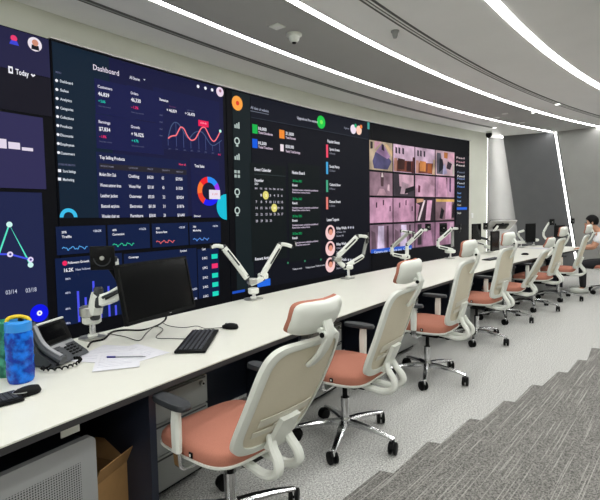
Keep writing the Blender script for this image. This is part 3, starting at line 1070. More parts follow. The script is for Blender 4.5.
            fp_([(.1, .1), (.3, .1), (.3, .95), (.1, .95)], (60, 50, 58), .012)
        else:
            fp_([(.2, .4), (.6, .4), (.6, .95), (.2, .95)], (26, 26, 28))
            fp_([(.7, .02), (.95, .02), (.95, .95), (.75, .95)], (206, 166, 188), .012)
tk = wbuild(wrect(MB(), on_arc(370, 253)[0], on_arc(411, 248)[0], gz[4] + .012, gz[4] + .085, .02), 'task_bar', em((40, 90, 200)), t3)
wtext(tk, 'Camera one  Camera two  Camera', 373, 252.2, 410, 3.0, em((190, 205, 240)), off=.026)
mv = area(t3, 'feed_list', em((16, 17, 24)), 455.5, 467, 156, 225, .004, at_u=460)
for v, col in [(157.5, (215, 190, 195)), (161.5, (200, 150, 160)), (165, (230, 215, 215)), (172, (110, 120, 140)), (176, (220, 220, 220)), (178.5, (120, 140, 190)), (183, (190, 195, 205)), (186.5, (90, 130, 200)), (193, (110, 150, 210)), (197, (90, 140, 210)), (201, (150, 175, 200)), (205, (190, 180, 160)), (213, (215, 215, 205))]:
    wtext(mv, 'Feed', 457 if v > 170 else 456, v, 464 if v < 190 else 460.5, 2.2, em(col))
wbuild(wrect(MB(), on_arc(456.5, 208)[0], on_arc(466.5, 208)[0], on_arc(460, 209.8)[1], on_arc(460, 207.2)[1], .009), 'highlight_bar', em((30, 100, 220)), mv)

# ------------------------------------------------------------------ desk
DS0, DS1 = -2.2, 12.2
RD0, RD1 = 32.14, 33.20
desk = thing('control_desk', 'long curved white worktop desk with dark edge running below the video wall', 'desk', arc(32.7, 4), 0)


def dpart(name, m, r0, r1, z0, z1, s0=DS0, s1=DS1, n=70):
    return attach(band(name, m, r0, r1, z0, z1, s0, s1, n), desk)


dpart('desktop', m_desk, RD0, RD1, .734, .74)
dpart('edge_band', m_edge, RD0 + .001, RD1 - .001, .708, .7335)
dpart('modesty_panel', m_navy, 32.98, 33.0, .03, .707)
dpart('cable_tray', m_navy, 32.74, 32.92, .55, .565)
for s in (-1.0, .62, 2.2, 3.78, 5.36, 6.94, 8.52, 10.1, 11.68):
    a, c = s - .02, s + .02
    dpart('support_panel', m_navy, 32.25 if s == 2.2 else 32.45, 32.975, 0., .707, a, c, 2)

# pedestals
ped_specs = [(2.245, 2.74, 'first grey drawer pedestal under the desk, behind the front chair seat'),
             (3.83, 4.33, 'grey drawer pedestal under the desk behind the second chair seat'),
             (5.42, 5.92, 'grey drawer pedestal under the desk behind the third chair seat'),
             (7.0, 7.5, 'grey drawer pedestal under the desk behind the fourth chair'),
             (8.75, 9.2, 'grey drawer pedestal under the desk behind the fifth chair'),
             (10.16, 10.66, 'grey drawer pedestal under the desk behind the farthest row chair')]
ped0 = None
for s0_, s1_, lb in ped_specs:
    sm = (s0_ + s1_) / 2
    if ped0 is None:
        ped0 = thing('drawer_pedestal', lb, 'cabinet', arc(32.40, sm), arc_yaw(sm), 'pedestals under the desk')
        MB().box((0, .26, .325), (.44, .50, .53), bev=.006).build('pedestal_body', m_ped, ped0)
        MB().box((0, .26, .045), (.40, .44, .03)).build('plinth', m_blk, ped0)
        for z0, z1 in ((.07, .25), (.255, .42), (.425, .585)):
            d = MB().box((0, .002, (z0 + z1) / 2), (.432, .018, z1 - z0 - .006), bev=.004).build('drawer', m_ped, ped0)
            MB().box((0, -.008, z1 - .012), (.40, .006, .008)).build('grip', m_edge, d)
        MB().cyl((.17, -.025, .545), (.17, .0, .545), .014).build('lock', m_alu, ped0)
        MB().cyl((.17, -.03, .545), (.17, -.025, .545), .006).build('keyhole', m_blk, ped0)
    else:
        o = copy_tree(ped0)
        o.location = arc(32.40, sm)
        o.rotation_euler = (0, 0, arc_yaw(sm))
        o['label'] = lb

# perforated steel cabinet at the near end
sm = 1.56
t = thing('computer_cabinet', 'grey steel cabinet with a perforated rounded front panel under the near desk end', 'cabinet', arc(32.28, sm), arc_yaw(sm))
MB().box((0, .31, .29), (.62, .54, .52)).build('cabinet_body', m_navy, t)
b = MB()
hw_, zt_, rr_ = .325, .572, .03
pts = [(-hw_, .03)] + [(hw_, .03)] + [(hw_ - rr_ + rr_ * math.cos(a), zt_ - rr_ + rr_ * math.sin(a)) for a in [PI / 2 * k / 6 for k in range(7)]] + [(-hw_ + rr_ + rr_ * math.cos(a), zt_ - rr_ + rr_ * math.sin(a)) for a in [PI / 2 + PI / 2 * k / 6 for k in range(7)]]
b.prism(pts, 0, .03, lambda x, y, d: V((x, d, y)))
m_perf = mat('grey_perforated_steel', (162, 164, 165), .45, metal=.1)
# punched holes in a window of the panel: a dot grid in the surface
nt = m_perf.node_tree
bs = nt.nodes['Principled BSDF']
tc = nt.nodes.new('ShaderNodeTexCoord')
sx_ = nt.nodes.new('ShaderNodeSeparateXYZ')
nt.links.new(tc.outputs['Object'], sx_.inputs[0])


def mth(op, a, b_=None, c=None):
    n = nt.nodes.new('ShaderNodeMath')
    n.operation = op
    for i, x in enumerate((a, b_, c)):
        if x is None:
            continue
        if isinstance(x, (int, float)):
            n.inputs[i].default_value = x
        else:
            nt.links.new(x, n.inputs[i])
    return n.outputs[0]


fx = mth('SUBTRACT', mth('FRACT', mth('MULTIPLY', sx_.outputs['X'], 100.)), .5)
fz = mth('SUBTRACT', mth('FRACT', mth('MULTIPLY', sx_.outputs['Z'], 100.)), .5)
rad_ = mth('SQRT', mth('ADD', mth('MULTIPLY', fx, fx), mth('MULTIPLY', fz, fz)))
hole = mth('LESS_THAN', rad_, .30)
inx = mth('LESS_THAN', mth('ABSOLUTE', sx_.outputs['X']), .255)
inz = mth('LESS_THAN', sx_.outputs['Z'], .485)
hm = mth('MULTIPLY', hole, mth('MULTIPLY', inx, inz))
mx = nt.nodes.new('ShaderNodeMix')
mx.data_type = 'RGBA'
nt.links.new(hm, mx.inputs[0])
mx.inputs[6].default_value = (*lin((162, 164, 165)), 1)
mx.inputs[7].default_value = (.02, .02, .02, 1)
nt.links.new(mx.outputs[2], bs.inputs['Base Color'])
b.build('perforated_panel', m_perf, t)

# cardboard box under the desk
bc = arc(32.50, 2.02)
t = thing('cardboard_box', 'brown cardboard box with open flaps on the floor under the desk', 'box', (bc.x, bc.y, 0), arc_yaw(2.02) + .3)
b = MB()
for q, sz in (((0, -.11, .15), (.24, .006, .30)), ((0, .11, .15), (.24, .006, .30)), ((-.117, 0, .15), (.006, .22, .30)), ((.117, 0, .15), (.006, .22, .30)), ((0, 0, .004), (.24, .22, .006))):
    b.box(q, sz)
b.build('box_body', m_card, t)
MB().box((0, -.135, .345), (.235, .004, .10), rot=Matrix.Rotation(.5, 3, 'X')).build('flap', m_card, t)
MB().box((.145, 0, .335), (.004, .215, .09), rot=Matrix.Rotation(.7, 3, 'Y')).build('flap', m_card, t)
MB().box((0, .13, .34), (.235, .004, .09), rot=Matrix.Rotation(-.45, 3, 'X')).build('flap', m_card, t)
# small white bracket under the desk edge
p = arc(32.25, 1.778)
t = thing('cable_bracket', 'small white bracket under the desk edge above the perforated cabinet', 'bracket', (p.x, p.y, .0), arc_yaw(1.778))
b = MB().box((0, .0, .655), (.075, .004, .05))
b.build('bracket_plate', m_white, t)
MB().box((-.03, .03, .685), (.012, .06, .029)).build('bracket_arm', m_blk, t)
MB().box((.03, .03, .685), (.012, .06, .029)).build('bracket_arm', m_blk, t)


# ------------------------------------------------------------------ office chair (local +Y = front)
def back_pt(u, t, off=0.):
    """point of the curved backrest; u -1..1 across, t 0..1 up; off along the rear normal"""
    hw = .222 + .010 * math.sin(PI * t)
    x = hw * u
    z = BZ0 + (BZ1 - BZ0) * t
    y = -.255 - .16 * t - .035 * math.sin(PI * min(1, max(0, t))) * .4 + .036 * u * u
    n = V((-.5 * u * .5, -1, -.25)).normalized()
    return V((x, y, z)) + n * off


BZ0, BZ1 = .507, 1.043


def outline(scale_x, scale_t, n=56, e=.36):
    f = lambda q: math.copysign(abs(q) ** e, q)
    return [(scale_x * f(math.cos(2 * PI * k / n)), .5 + scale_t * .5 * f(math.sin(2 * PI * k / n))) for k in range(n)]


def make_chair(label):
    t = thing('office_chair', label, 'chair', group='row of office chairs at the desk')
    # star base
    MB().lathe([(.0, .085), (.034, .085), (.036, .10), (.034, .135), (.03, .15), (.0, .15)]).build('base_hub', m_chr, t)
    for k in range(5):
        a = 2 * PI * k / 5 + STAR
        d = V((math.cos(a), math.sin(a), 0))
        side_ = V((-d.y, d.x, 0))
        MB().ribbon([d * .02 + V((0, 0, .118)), d * .12 + V((0, 0, .116)), d * .22 + V((0, 0, .106)), d * .338 + V((0, 0, .086))], side_, [.056, .048, .040, .030], [.040, .034, .027, .020], .3).build('base_leg', m_chr, t)
        q = d * .335
        M_ = Matrix.Rotation(a + .9 + k, 3, 'Z')
        c = MB()
        c.cyl(q + V((0, 0, .055)), q + V((0, 0, .088)), .009, n=10)
        c.build('caster_stem', m_chr, t)
        c = MB()
        off = M_ @ V((.018, 0, 0))
        ax = M_ @ V((0, 1, 0))
        for sg in (-1, 1):
            p0 = q + off + ax * (sg * .006) + V((0, 0, .0385))
            p1 = q + off + ax * (sg * .026) + V((0, 0, .0385))
            c.tube([p0, p0 + (p1 - p0) * .15, p0 + (p1 - p0) * .85, p1], [.033, .038, .038, .031], 18)
        c.cyl(q + off - ax * .010 + V((0, 0, .0385)), q + off + ax * .010 + V((0, 0, .0385)), .012, n=12)
        c.ribbon([q + off + (M_ @ V((.028 * math.cos(w), 0, 0))) + V((0, 0, .044 + .024 * math.sin(w))) for w in [0, .5, 1., 1.57, 2.1, 2.6]], ax, .022, .008)
        c.build('caster', m_blk, t)
    # gas column
    MB().tube([(0, 0, .13), (0, 0, .28)], .027, 18).build('gas_column', m_chr, t)
    MB().tube([(0, 0, .20), (0, 0, .39)], .016, 14).build('column_piston', m_blk, t)
    b = MB()
    b.box((0, .0, .40), (.19, .26, .05), bev=.015)
    b.box((0, -.10, .395), (.12, .14, .045), bev=.012)
    b.tube([(.06, .03, .405), (.27, .03, .40)], .006, 8)
    b.build('tilt_mechanism', m_blk, t)
    # seat
    def seat_ring(k, sx, sy, z, dy=0., drop=0.):
        n = 48
        out = []
        for i in range(n):
            a = 2 * PI * i / n
            e = .45
            x = sx * math.copysign(abs(math.cos(a)) ** e, math.cos(a))
            y = sy * math.copysign(abs(math.sin(a)) ** e, math.sin(a))
            yy = y + dy
            zz = z - (drop * max(0, (yy - .08) / .2) ** 2 if yy > .08 else 0)
            out.append(V((x * (1 - .05 * (y < 0) * abs(y) / sy), yy, zz)))
        return out
    D = .012
    b = MB()
    b.faces_from([seat_ring(0, sx, sy, z, D, .018) for sx, sy, z in [(.12, .12, .448), (.238, .232, .448), (.248, .243, .458), (.25, .245, .475), (.246, .241, .495), (.236, .23, .508), (.21, .20, .515), (.12, .11, .512)]])
    st_ = b.build('seat', m_salm, t)
    MB().box((-.2505, -.05, .476), (.006, .022, .024), bev=.002).build('side_tag', m_blk, st_)
    MB().box((-.2545, -.05, .476), (.003, .008, .010)).build('tag_mark', m_white, st_)
    b = MB()
    b.faces_from([seat_ring(0, sx, sy, z, D, .018) for sx, sy, z in [(.10, .10, .418), (.20, .195, .424), (.243, .238, .438), (.253, .248, .448), (.253, .248, .456), (.244, .24, .456), (.10, .10, .452)]])
    b.build('seat_shell', m_white, t)
    # backrest ring
    no, ni = outline(1., 1.), outline(.865, .885)
    b = MB()
    rings = []
    for (ou, ot), (iu, it) in zip(no, ni):
        it = it + .012
        mid = ((ou + iu) / 2, (ot + it) / 2)
        rings.append([back_pt(ou, ot, -.008), back_pt(ou * .995, ot, .010), back_pt(mid[0], mid[1], .015), back_pt(iu, it, .012), back_pt(iu, it, .0), back_pt(mid[0], mid[1], -.014)])
    rings.append(rings[0])
    b.faces_from(rings, cap0=False, cap1=False)
    bmesh.ops.remove_doubles(b.bm, verts=b.bm.verts, dist=1e-5)
    b.build('backrest_frame', m_white, t)
    # mesh
    b = MB()
    rr = []
    for sc in (.02, .25, .5, .75, .93, 1.02):
        rr.append([back_pt(u * sc, .506 + (tt - .5) * sc, .004) for u, tt in ni])
    rr2 = [[p + V((0, .004, 0)) for p in r] for r in rr]
    b.faces_from(rr, cap0=True, cap1=False)
    b.faces_from(rr2, cap0=True, cap1=False)
    b.build('backrest_mesh', m_mesh, t)
    # lumbar pad: two bands behind the mesh
    for t0_, t1_, w_ in ((.20, .255, .70), (.30, .375, .66), (.275, .30, .30)):
        b = MB()
        b.shell(lambda u, v: (back_pt((u * 2 - 1) * w_, t0_ + (t1_ - t0_) * v + .02 * math.cos((u - .5) * PI), .009), V((0, -1, -.2)).normalized()), 10, 2, .004)
        b.build('lumbar_band', m_lumb, t)
    # yoke: plate and two looping arms
    b = MB()
    b.shell(lambda u, v: (back_pt((u - .5) * .52 * (1 - .12 * v), .03 + .31 * v, .014), V((0, -1, -.15)).normalized()), 4, 4, .022)
    b.build('yoke_plate', m_white, t)
    for sg in (-1, 1):
        p0 = back_pt(.19 * sg, .13, .03)
        path = smoothpath([p0, (sg * .052, -.33, .525), (sg * .060, -.368, .475), (sg * .064, -.366, .43), (sg * .062, -.30, .398), (sg * .056, -.20, .402), (sg * .05, -.09, .41)], 5)
        N = len(path)
        MB().ribbon(path, (1, 0, 0), [.046 - .010 * abs(i / (N - 1) - .4) for i in range(N)], [.026 + .008 * math.sin(PI * i / (N - 1)) for i in range(N)], .3).build('yoke_arm', m_white, t)
    # headrest stem
    pt = back_pt(0, .99, .01)
    ps = back_pt(0, .80, .015)
    path = smoothpath([ps, ps + V((0, -.035, .05)), pt + V((0, -.045, .01)), pt + V((0, -.050, .055)), pt + V((0, -.03, .095))], 5)
    MB().ribbon(path, (1, 0, 0), .05, .018, .3).build('headrest_stem', m_white, t)
    hp = pt + V((0, -.045, .048))
    sj = MB().cyl(hp + V((-.036, 0, 0)), hp + V((.036, 0, 0)), .014, n=14).build('stem_joint', m_white, t)
    MB().cyl(hp + V((-.040, 0, 0)), hp + V((.040, 0, 0)), .010, n=14).build('joint_pin', m_blk, sj)
    MB().box(hp + V((0, .03, .012)), (.07, .045, .022), bev=.006).build('stem_bracket', m_white, t)
    # headrest
    hc = V((0, pt.y - .025, 0))

    def hr(u, v, o):
        f = lambda q: math.copysign(abs(q) ** .5, q)
        return V((.138 * u, hc.y + .045 * u * u + .02 * (v - .5) ** 2 * 4 - .03 * (v - .5) + o, HZ0 + (HZ1 - HZ0) * v))
    HZ0, HZ1 = 1.066, 1.205
    ol = outline(1, 1, 40, .42)
    b = MB()
    rings = []
    for sc, o in ((.4, -.014), (.85, -.012), (.98, -.004), (1., .006), (.97, .012)):
        rings.append([hr(u * sc, .5 + (v - .5) * sc, o) for u, v in ol])
    b.faces_from(rings)
    b.build('headrest_shell', m_white, t)
    b = MB()
    rings = []
    for sc, o in ((.94, .010), (1.0, .018), (1.0, .026), (.93, .034), (.75, .038), (.3, .038)):
        rings.append([hr(u * sc, .5 + (v - .5) * sc, o) for u, v in ol])
    b.faces_from(rings)
    b.build('headrest_cushion', m_salm, t)
    # armrests
    for sg in (-1, 1):
        x = sg * .275
        path = smoothpath([(sg * .10, .01, .408), (sg * .22, .01, .40), (x - sg * .01, .01, .415), (x, .01, .46), (x, .01, .52)], 5)
        MB().ribbon(path, (0, 1, 0), .042, .016, .3).build('arm_bracket', m_chr, t)
        MB().ribbon([(x, .01, .47), (x, .01, .52), (x, .01, .60), (x, .008, .665)], (0, 1, 0), [.046, .05, .052, .044], [.028, .032, .032, .024], .3).build('arm_post', m_white, t)
        b = MB()
        ring = []
        for sc, z in ((.7, .662), (.97, .666), (1., .678), (.94, .69), (.7, .694)):
            ring.append([V((x + .038 * sc * math.copysign(abs(math.cos(a)) ** .6, math.cos(a)), .04 + .115 * sc * math.copysign(abs(math.sin(a)) ** .6, math.sin(a)), z)) for a in [2 * PI * k / 28 for k in range(28)]])
        b.faces_from(ring)
        b.build('arm_pad', m_pad, t)
    return t


STAR = -.314
# x, y, turn, how far the back leans, how high the seat is set
chairs = [
    (-0.34, 2.1, 49, 11, 0.0, 'first office chair by the near desk end, salmon seat and beige mesh back shown largest'),
    (0.275, 2.96, 55, 3, 0.0, 'second office chair of the row, next beyond the chair nearest the perforated cabinet'),
    (1.11, 4.07, 53, -4, 0.01, 'third office chair of the row, its headrest below the camera feed screen'),
    (1.99, 5.25, 46, -5, 0.01, 'fourth office chair of the row, in front of the cream wall end'),
    (2.73, 6.22, 52, 11, -0.03, 'fifth office chair of the row, leaning back with lowered headrest'),
    (3.46, 6.91, 48, -2, 0.01, 'sixth office chair of the row, between the leaning chair and the last one'),
    (4.22, 7.62, 51, 0, 0.02, 'seventh office chair of the row, right beside the person in white'),
]
BASE = ('base_hub', 'base_leg', 'caster', 'gas_column')
LEAN = ('backrest', 'lumbar', 'yoke_plate', 'headrest', 'stem')


def adjust(chair, lean, dz, arm=0.):
    """set the lean of the back and the height of the gas spring"""
    piv = Matrix.Translation((0, -.20, .46))
    for c in [x for x in SC.objects if x.parent == chair]:
        if c.name.startswith(BASE):
            continue
        M = Matrix.Translation((0, 0, dz))
        if c.name.startswith(LEAN):
            M = M @ piv @ Matrix.Rotation(math.radians(lean), 4, 'X') @ piv.inverted()
        if c.name.startswith(('arm_pad', 'arm_post')):
            M = Matrix.Translation((0, 0, dz + arm))
        c.matrix_basis = M


ch0 = make_chair(chairs[0][5])
for i, (x, y, a, ln_, dz, lb) in enumerate(chairs):
    o = ch0 if i == 0 else copy_tree(ch0)
    o.location = (x, y, 0)
    o.rotation_euler = (0, 0, math.radians(a))
    o['label'] = lb
    adjust(o, ln_, dz, .01 - dz)

# ------------------------------------------------------------------ monitor arms
def hub(b, c, r, h):
    b.lathe([(0, -h / 2), (r * .8, -h / 2), (r, -h / 2 + .008), (r, h / 2 - .008), (r * .8, h / 2), (0, h / 2)], c, 20)


def monitor_arm(label, s, base_v, hub_pts, links, heads, R=33.1, hubr=None):
    """desk arm clamped at the back edge; links are polylines given as (u, v, depth)"""
    g = arc(R, s, .74)
    t = thing('desk_monitor_mount', label, 'monitor arm', g, arc_yaw(s), 'monitor arms along the back of the desk')
    b = MB().box((0, 0, .006), (.13, .10, .012), bev=.004)
    b.build('clamp_plate', m_alu, t)
    MB().box((0, .075, -.02), (.06, .03, .06), bev=.004).build('clamp_jaw', m_alu, t)
    top = at(*hub_pts[0])
    h = top.z - .74
    MB().tube([(0, 0, .012), (0, 0, h)], .019, 16).build('pole', m_chr, t)
    b = MB()
    hub(b, V((0, 0, .02)), .03, .02)
    b.build('pole_collar', m_white, t)
    for k, q in enumerate(hub_pts):
        p = at(*q)
        b = MB()
        if k == 0:
            p = V((g.x, g.y, p.z))
        hub(b, p, hubr or q[2] * .0105 + .004, .06 if hubr else .05)
        attach(b.build('joint_hub', m_white if k != 1 else m_alu, None), t)
    for pts, w, th, m in links:
        P = [at(*q) for q in pts]
        if len(P) > 2:
            P = [P[0], P[0].lerp(P[1], .8)] + [P[1].lerp(P[2], .2)] + P[2:]
        side_ = V((0, 0, 1)) if abs((P[-1] - P[0]).normalized().z) < .75 else V((.8, .6, 0))
        w, th = w * .84, th * .84
        b = MB().ribbon(P, side_, w, th, .3)
        o = attach(b.build('arm_link', m, None), t)
        if m is m_white and (P[-1] - P[0]).length > .15:
            g0, g1 = P[0].lerp(P[-1], .22) if len(P) == 2 else P[1], P[-1].lerp(P[-2], .25)
            MB().ribbon([g0, g1], side_, w * .22, th * 1.1, .3).build('cable_groove', m_pad, None).parent = o
        for e in (P[0], P[-1]):
            b = MB()
            hub(b, e, w * .36, w * 1.06)
            sub = b.build('pivot', m_pad if m is m_white else m_blk, None)
            sub.parent = o
    for u, v, Y, w, yaw, tilt in heads:
        p = at(u, v, Y)
        M = Matrix.Translation(p) @ Matrix.Rotation(math.radians(yaw), 4, 'Z') @ Matrix.Rotation(math.radians(tilt), 4, 'X')
        b = MB()
        b.box((0, 0, 0), (w, .012, w), bev=.004)
        bmesh.ops.transform(b.bm, matrix=M, verts=b.bm.verts)
        o = attach(b.build('mount_plate', m_blk, None), t)
        b = MB()
        b.tube([M @ V((0, -.007, 0)), M @ V((0, -.016, 0))], .012, 14)
        b.build('plate_screw', m_alu, None).parent = o
        b = MB()
        rr_ = [M @ V((w * .33 * math.cos(a), -.008, w * .33 * math.sin(a))) for a in [PI + PI * k / 12 for k in range(13)]]
        b.tube(rr_, .0035, 6)
        b.build('plate_arc_groove', m_pad, None).parent = o
    return t


monitor_arm('large white monitor arm with empty black square mount plate beside the desk phone', 2.47, 337, [(89, 319, 2.75), (89, 311, 2.73)],
            [([(95, 313, 2.72), (96, 304, 2.71), (98.5, 294, 2.70)], .09, .08, m_white),
             ([(99, 301, 2.69), (110, 298, 2.67), (127, 288, 2.64)], .085, .05, m_white),
             ([(103, 297.5, 2.64), (113, 293, 2.61), (126, 287, 2.58)], .018, .03, m_pad),
             ([(121, 284, 2.70), (117, 276, 2.68), (111, 267, 2.66)], .045, .02, m_blk),
             ([(119, 281, 2.67), (117, 270, 2.66), (115.5, 259, 2.66)], .035, .016, m_white)],
            [(102.5, 258, 2.64, .135, 8, 0)], hubr=.054)
monitor_arm('white double monitor arm spread in a V, both ends empty, near the mouse', 4.02, 297, [(252, 290, 4.0), (252, 281, 3.98), (263, 276, 4.05)],
            [([(250, 284, 3.98), (257, 281, 4.0), (263, 278, 4.02)], .055, .05, m_white),
             ([(247, 278, 3.95), (236, 263, 3.92), (224, 248, 3.9)], .062, .05, m_white),
             ([(224, 247, 3.9), (217, 245.5, 3.86), (211, 247, 3.83)], .038, .035, m_white),
             ([(211, 247, 3.83), (213, 243, 3.83)], .014, .014, m_blk),
             ([(262, 276, 4.02), (271, 260, 4.05), (280, 245, 4.08)], .058, .05, m_white),
             ([(280, 244, 4.08), (286, 244.5, 4.08), (292, 246.5, 4.08)], .038, .035, m_white)],
            [(294.5, 244, 4.1, .05, 80, 0)])
monitor_arm('white double monitor arm folded in a zigzag in front of the portrait list', 5.62, 277, [(344, 267, 5.15), (337, 259, 5.1)],
            [([(344, 266, 5.12), (340, 263, 5.1), (337, 258, 5.1)], .06, .055, m_white),
             ([(337, 257, 5.1), (347, 247, 5.12), (357, 237, 5.14)], .066, .05, m_white),
             ([(357, 236, 5.14), (362, 236, 5.16), (367, 237, 5.18)], .042, .035, m_white),
             ([(346, 266, 5.12), (355, 261, 5.2), (363, 256, 5.25)], .06, .05, m_white),
             ([(363, 256, 5.25), (365, 247, 5.25), (367, 239, 5.25)], .05, .03, m_ped)],
            [(367.5, 238, 5.25, .12, 70, 0)])
monitor_arm('white double monitor arm partly hidden behind the second headrest', 7.02, 268, [(400, 257, 6.15)],
            [([(407, 256, 6.1), (400, 256, 6.1), (392, 254, 6.1)], .055, .05, m_white),
             ([(392, 254, 6.1), (392, 247, 6.1)], .055, .05, m_white),
             ([(392, 247, 6.1), (400, 240, 6.1), (408, 233, 6.1)], .06, .045, m_alu),
             ([(414, 233, 6.1), (408, 232, 6.1), (401, 231, 6.1)], .04, .035, m_white),
             ([(407, 256, 6.1), (407, 246, 6.12)], .055, .05, m_white),
             ([(407, 245, 6.12), (415, 237, 6.14), (422.5, 230, 6.16)], .06, .05, m_white),
             ([(422.5, 230, 6.16), (427, 230, 6.16)], .04, .035, m_white)],
            [(413, 234, 6.05, .09, 75, 0), (428, 227, 6.2, .09, 25, 0)])
monitor_arm('white monitor arm before the right end of the camera screen with small upright plate', 8.45, 258, [(453.5, 251, 7.2)],
            [([(453, 250, 7.15), (446, 248.5, 7.15), (438, 246.5, 7.15)], .06, .055, m_white),
             ([(438, 246.5, 7.15), (438, 241, 7.15)], .055, .05, m_white),
             ([(438, 241, 7.15), (445, 235, 7.15), (452, 228.5, 7.15)], .062, .05, m_white),
             ([(452, 228.5, 7.15), (458, 228.5, 7.15)], .045, .04, m_white),
             ([(452.5, 230, 7.2), (452.5, 247, 7.2)], .06, .04, m_ped)],
            [(460, 228.5, 7.1, .14, 68, 8), (443.5, 228, 7.35, .12, 10, 0)])
monitor_arm('grey and white monitor arm carrying the monitors past the cream wall end', 9.95, 252, [(487, 247, 8.2)],
            [([(488, 246, 8.15), (482, 244, 8.15), (476.5, 242.5, 8.15)], .055, .05, m_white),
             ([(478, 237, 8.15), (488, 239.5, 8.15)], .05, .045, m_pad),
             ([(498, 226, 8.05), (494, 231, 8.05), (489, 240, 8.1)], .05, .04, m_white)],
            [(485.5, 226, 8.0, .11, 30, 0), (504, 223, 8.1, .11, 30, 0)])
monitor_arm('white monitor arm standing at the black monitor before the dark wall panel', 11.35, 247, [(523, 242, 9.1)],
            [([(523, 241, 9.05), (519, 236, 9.05), (518, 232.5, 9.05)], .05, .045, m_white),
             ([(518, 232.5, 9.05), (524.5, 230.5, 9.0)], .055, .045, m_white)],
            [])
monitor_arm('white monitor arm raised to a black mount plate in front of the dark wall panel', 11.95, 245, [(546, 240, 9.35), ],
            [([(546, 239, 9.3), (543.5, 236, 9.3), (543.5, 232, 9.3)], .05, .045, m_white),
             ([(543.5, 232, 9.3), (546.5, 227, 9.3), (549.5, 222.5, 9.3)], .058, .045, m_white),
             ([(555.5, 224, 9.3), (555.8, 236, 9.3)], .03, .03, m_blk)],
            [(552, 222, 9.25, .12, 20, 0), (572.5, 221, 9.1, .10, 20, 0)])


# ------------------------------------------------------------------ monitors
def monitor(label, c, yaw, w=.545, h=.325, tilt=0., roll=0., back=m_blk, group='desk monitors'):
    t = thing('monitor', label, 'monitor', c, 0, group)
    t.rotation_euler = (math.radians(tilt), math.radians(roll), math.radians(yaw))
    MB().box((0, .014, 0), (w, .024, h), bev=.005).build('monitor_back', back, t)
    MB().box((0, .04, 0), (w * .5, .034, h * .5), bev=.012).build('rear_housing', m_blk, t)
    b = MB()
    for q, sz in (((0, 0, h / 2 - .006), (w, .008, .012)), ((0, 0, -h / 2 + .009), (w, .008, .018)), ((-w / 2 + .006, 0, -.003), (.012, .008, h - .03)), ((w / 2 - .006, 0, -.003), (.012, .008, h - .03))):
        b.box(q, sz)
    b.build('bezel', m_blk, t)
    MB().box((0, .0015, .003), (w - .024, .003, h - .03)).build('screen_glass', m_scr, t)
    return t


mc = (at(122.5, 294.3, 2.42) + at(190, 282.5, 2.9)) / 2
o = monitor('black switched-off monitor in front of the Dashboard screen, behind the long keyboard', mc, 64, .55, .325, -11, 0)
MB().box((.05, -.003, -.325 / 2 + .009), (.016, .003, .004)).build('maker_badge', m_ped, o)
monitor('small dark monitor seen at a slant past the third headrest, near the cream wall end', at(477, 232, 7.9), 44, .30, .28)
monitor('black monitor upright on the desk behind the fourth headrest', at(495.5, 241, 7.75), 40, .26, .325)
monitor('grey-backed monitor tipped flat on its arm above the fourth headrest', at(500, 224.5, 8.15), 194, .52, .26, -52, 0, mat('grey_monitor_back', (170, 170, 168), .5))
monitor('black upright monitor against the dark wall panel, between two white arms', at(531, 233, 8.9), 28, .265, .36)
monitor('low black monitor near the bright slanting strip, behind the lowered headrest', at(560, 231.5, 9.2), 28, .30, .25)

# ------------------------------------------------------------------ things on the desk
DZ = .7405
# keyboard by the mouse


def keyboard(label, c, rz, L=.445, Wd=.15):
    t = thing('keyboard', label, 'keyboard', c, rz, 'keyboards on the desk')
    b = MB()
    b.box((0, 0, .009), (L, Wd, .014), bev=.004)
    b.build('keyboard_case', m_blk, t)
    b = MB()
    kw = (L - .03) / 21
    for r in range(5):
        x = -L / 2 + .015
        y = Wd / 2 - .028 - r * (Wd - .034) / 5
        k = 0
        while x < L / 2 - .02:
            w = kw * (5 if (r == 4 and 3 <= k <= 3) else 1)
            b.box((x + w / 2, y, .0185), (w * .86, .0165, .006), bev=.0015, seg=1)
            x += w
            k += 1
    o = b.build('key_buttons', mat('dark_grey_keys', (44, 47, 54), .5), t, smooth=False)
    return t


kc = (on_plane(190.5, 354.5, .74) + on_plane(205, 331.5, .74)) / 2
keyboard('dark grey keyboard lying before the switched-off monitor, next to the mouse', (kc.x, kc.y, DZ), math.radians(91), .46, .165)
k2 = on_plane(24, 395, .74)
d2 = (on_plane(28, 399, .74) - on_plane(2, 406, .74)).normalized()
a2 = math.atan2(d2.y, d2.x)
keyboard('black keyboard cut by the picture edge, in front of the blue bottle', (k2.x - d2.x * .225, k2.y - d2.y * .225 - .02, DZ), a2, .44, .13)
k3 = on_plane(492, 259.5, .74)
keyboard('dark keyboard far along the desk beside the third headrest', (k3.x, k3.y, DZ), math.radians(45), .42, .13)


def mouse(label, c, rz, ring=False):
    t = thing('mouse', label, 'mouse', c, rz, 'computer mice on the desk')
    b = MB()
    rings = []
    for z, sc in ((.002, .92), (.010, 1.), (.020, .93), (.029, .72), (.034, .42), (.0355, .12)):
        rings.append([V((.032 * sc * math.copysign(abs(math.cos(a)) ** .8, math.cos(a)), .056 * sc * math.copysign(abs(math.sin(a)) ** .8, math.sin(a)) - (.008 if z > .02 else 0), z)) for a in [2 * PI * k / 28 for k in range(28)]])
    b.faces_from(rings)
    o = b.build('mouse_shell', m_blk, t)
    MB().tube([(-.004, .028, .026), (.004, .028, .026)], .008, 12).build('scroll_wheel', m_pad, t)
    if ring:
        MB().tube([V((.0325 * math.cos(a), .054 * math.sin(a) - .004, .021)) for a in [.3 + 2.6 * k / 14 for k in range(15)]], .0022, 6).build('silver_trim', m_alu, t)
    return t


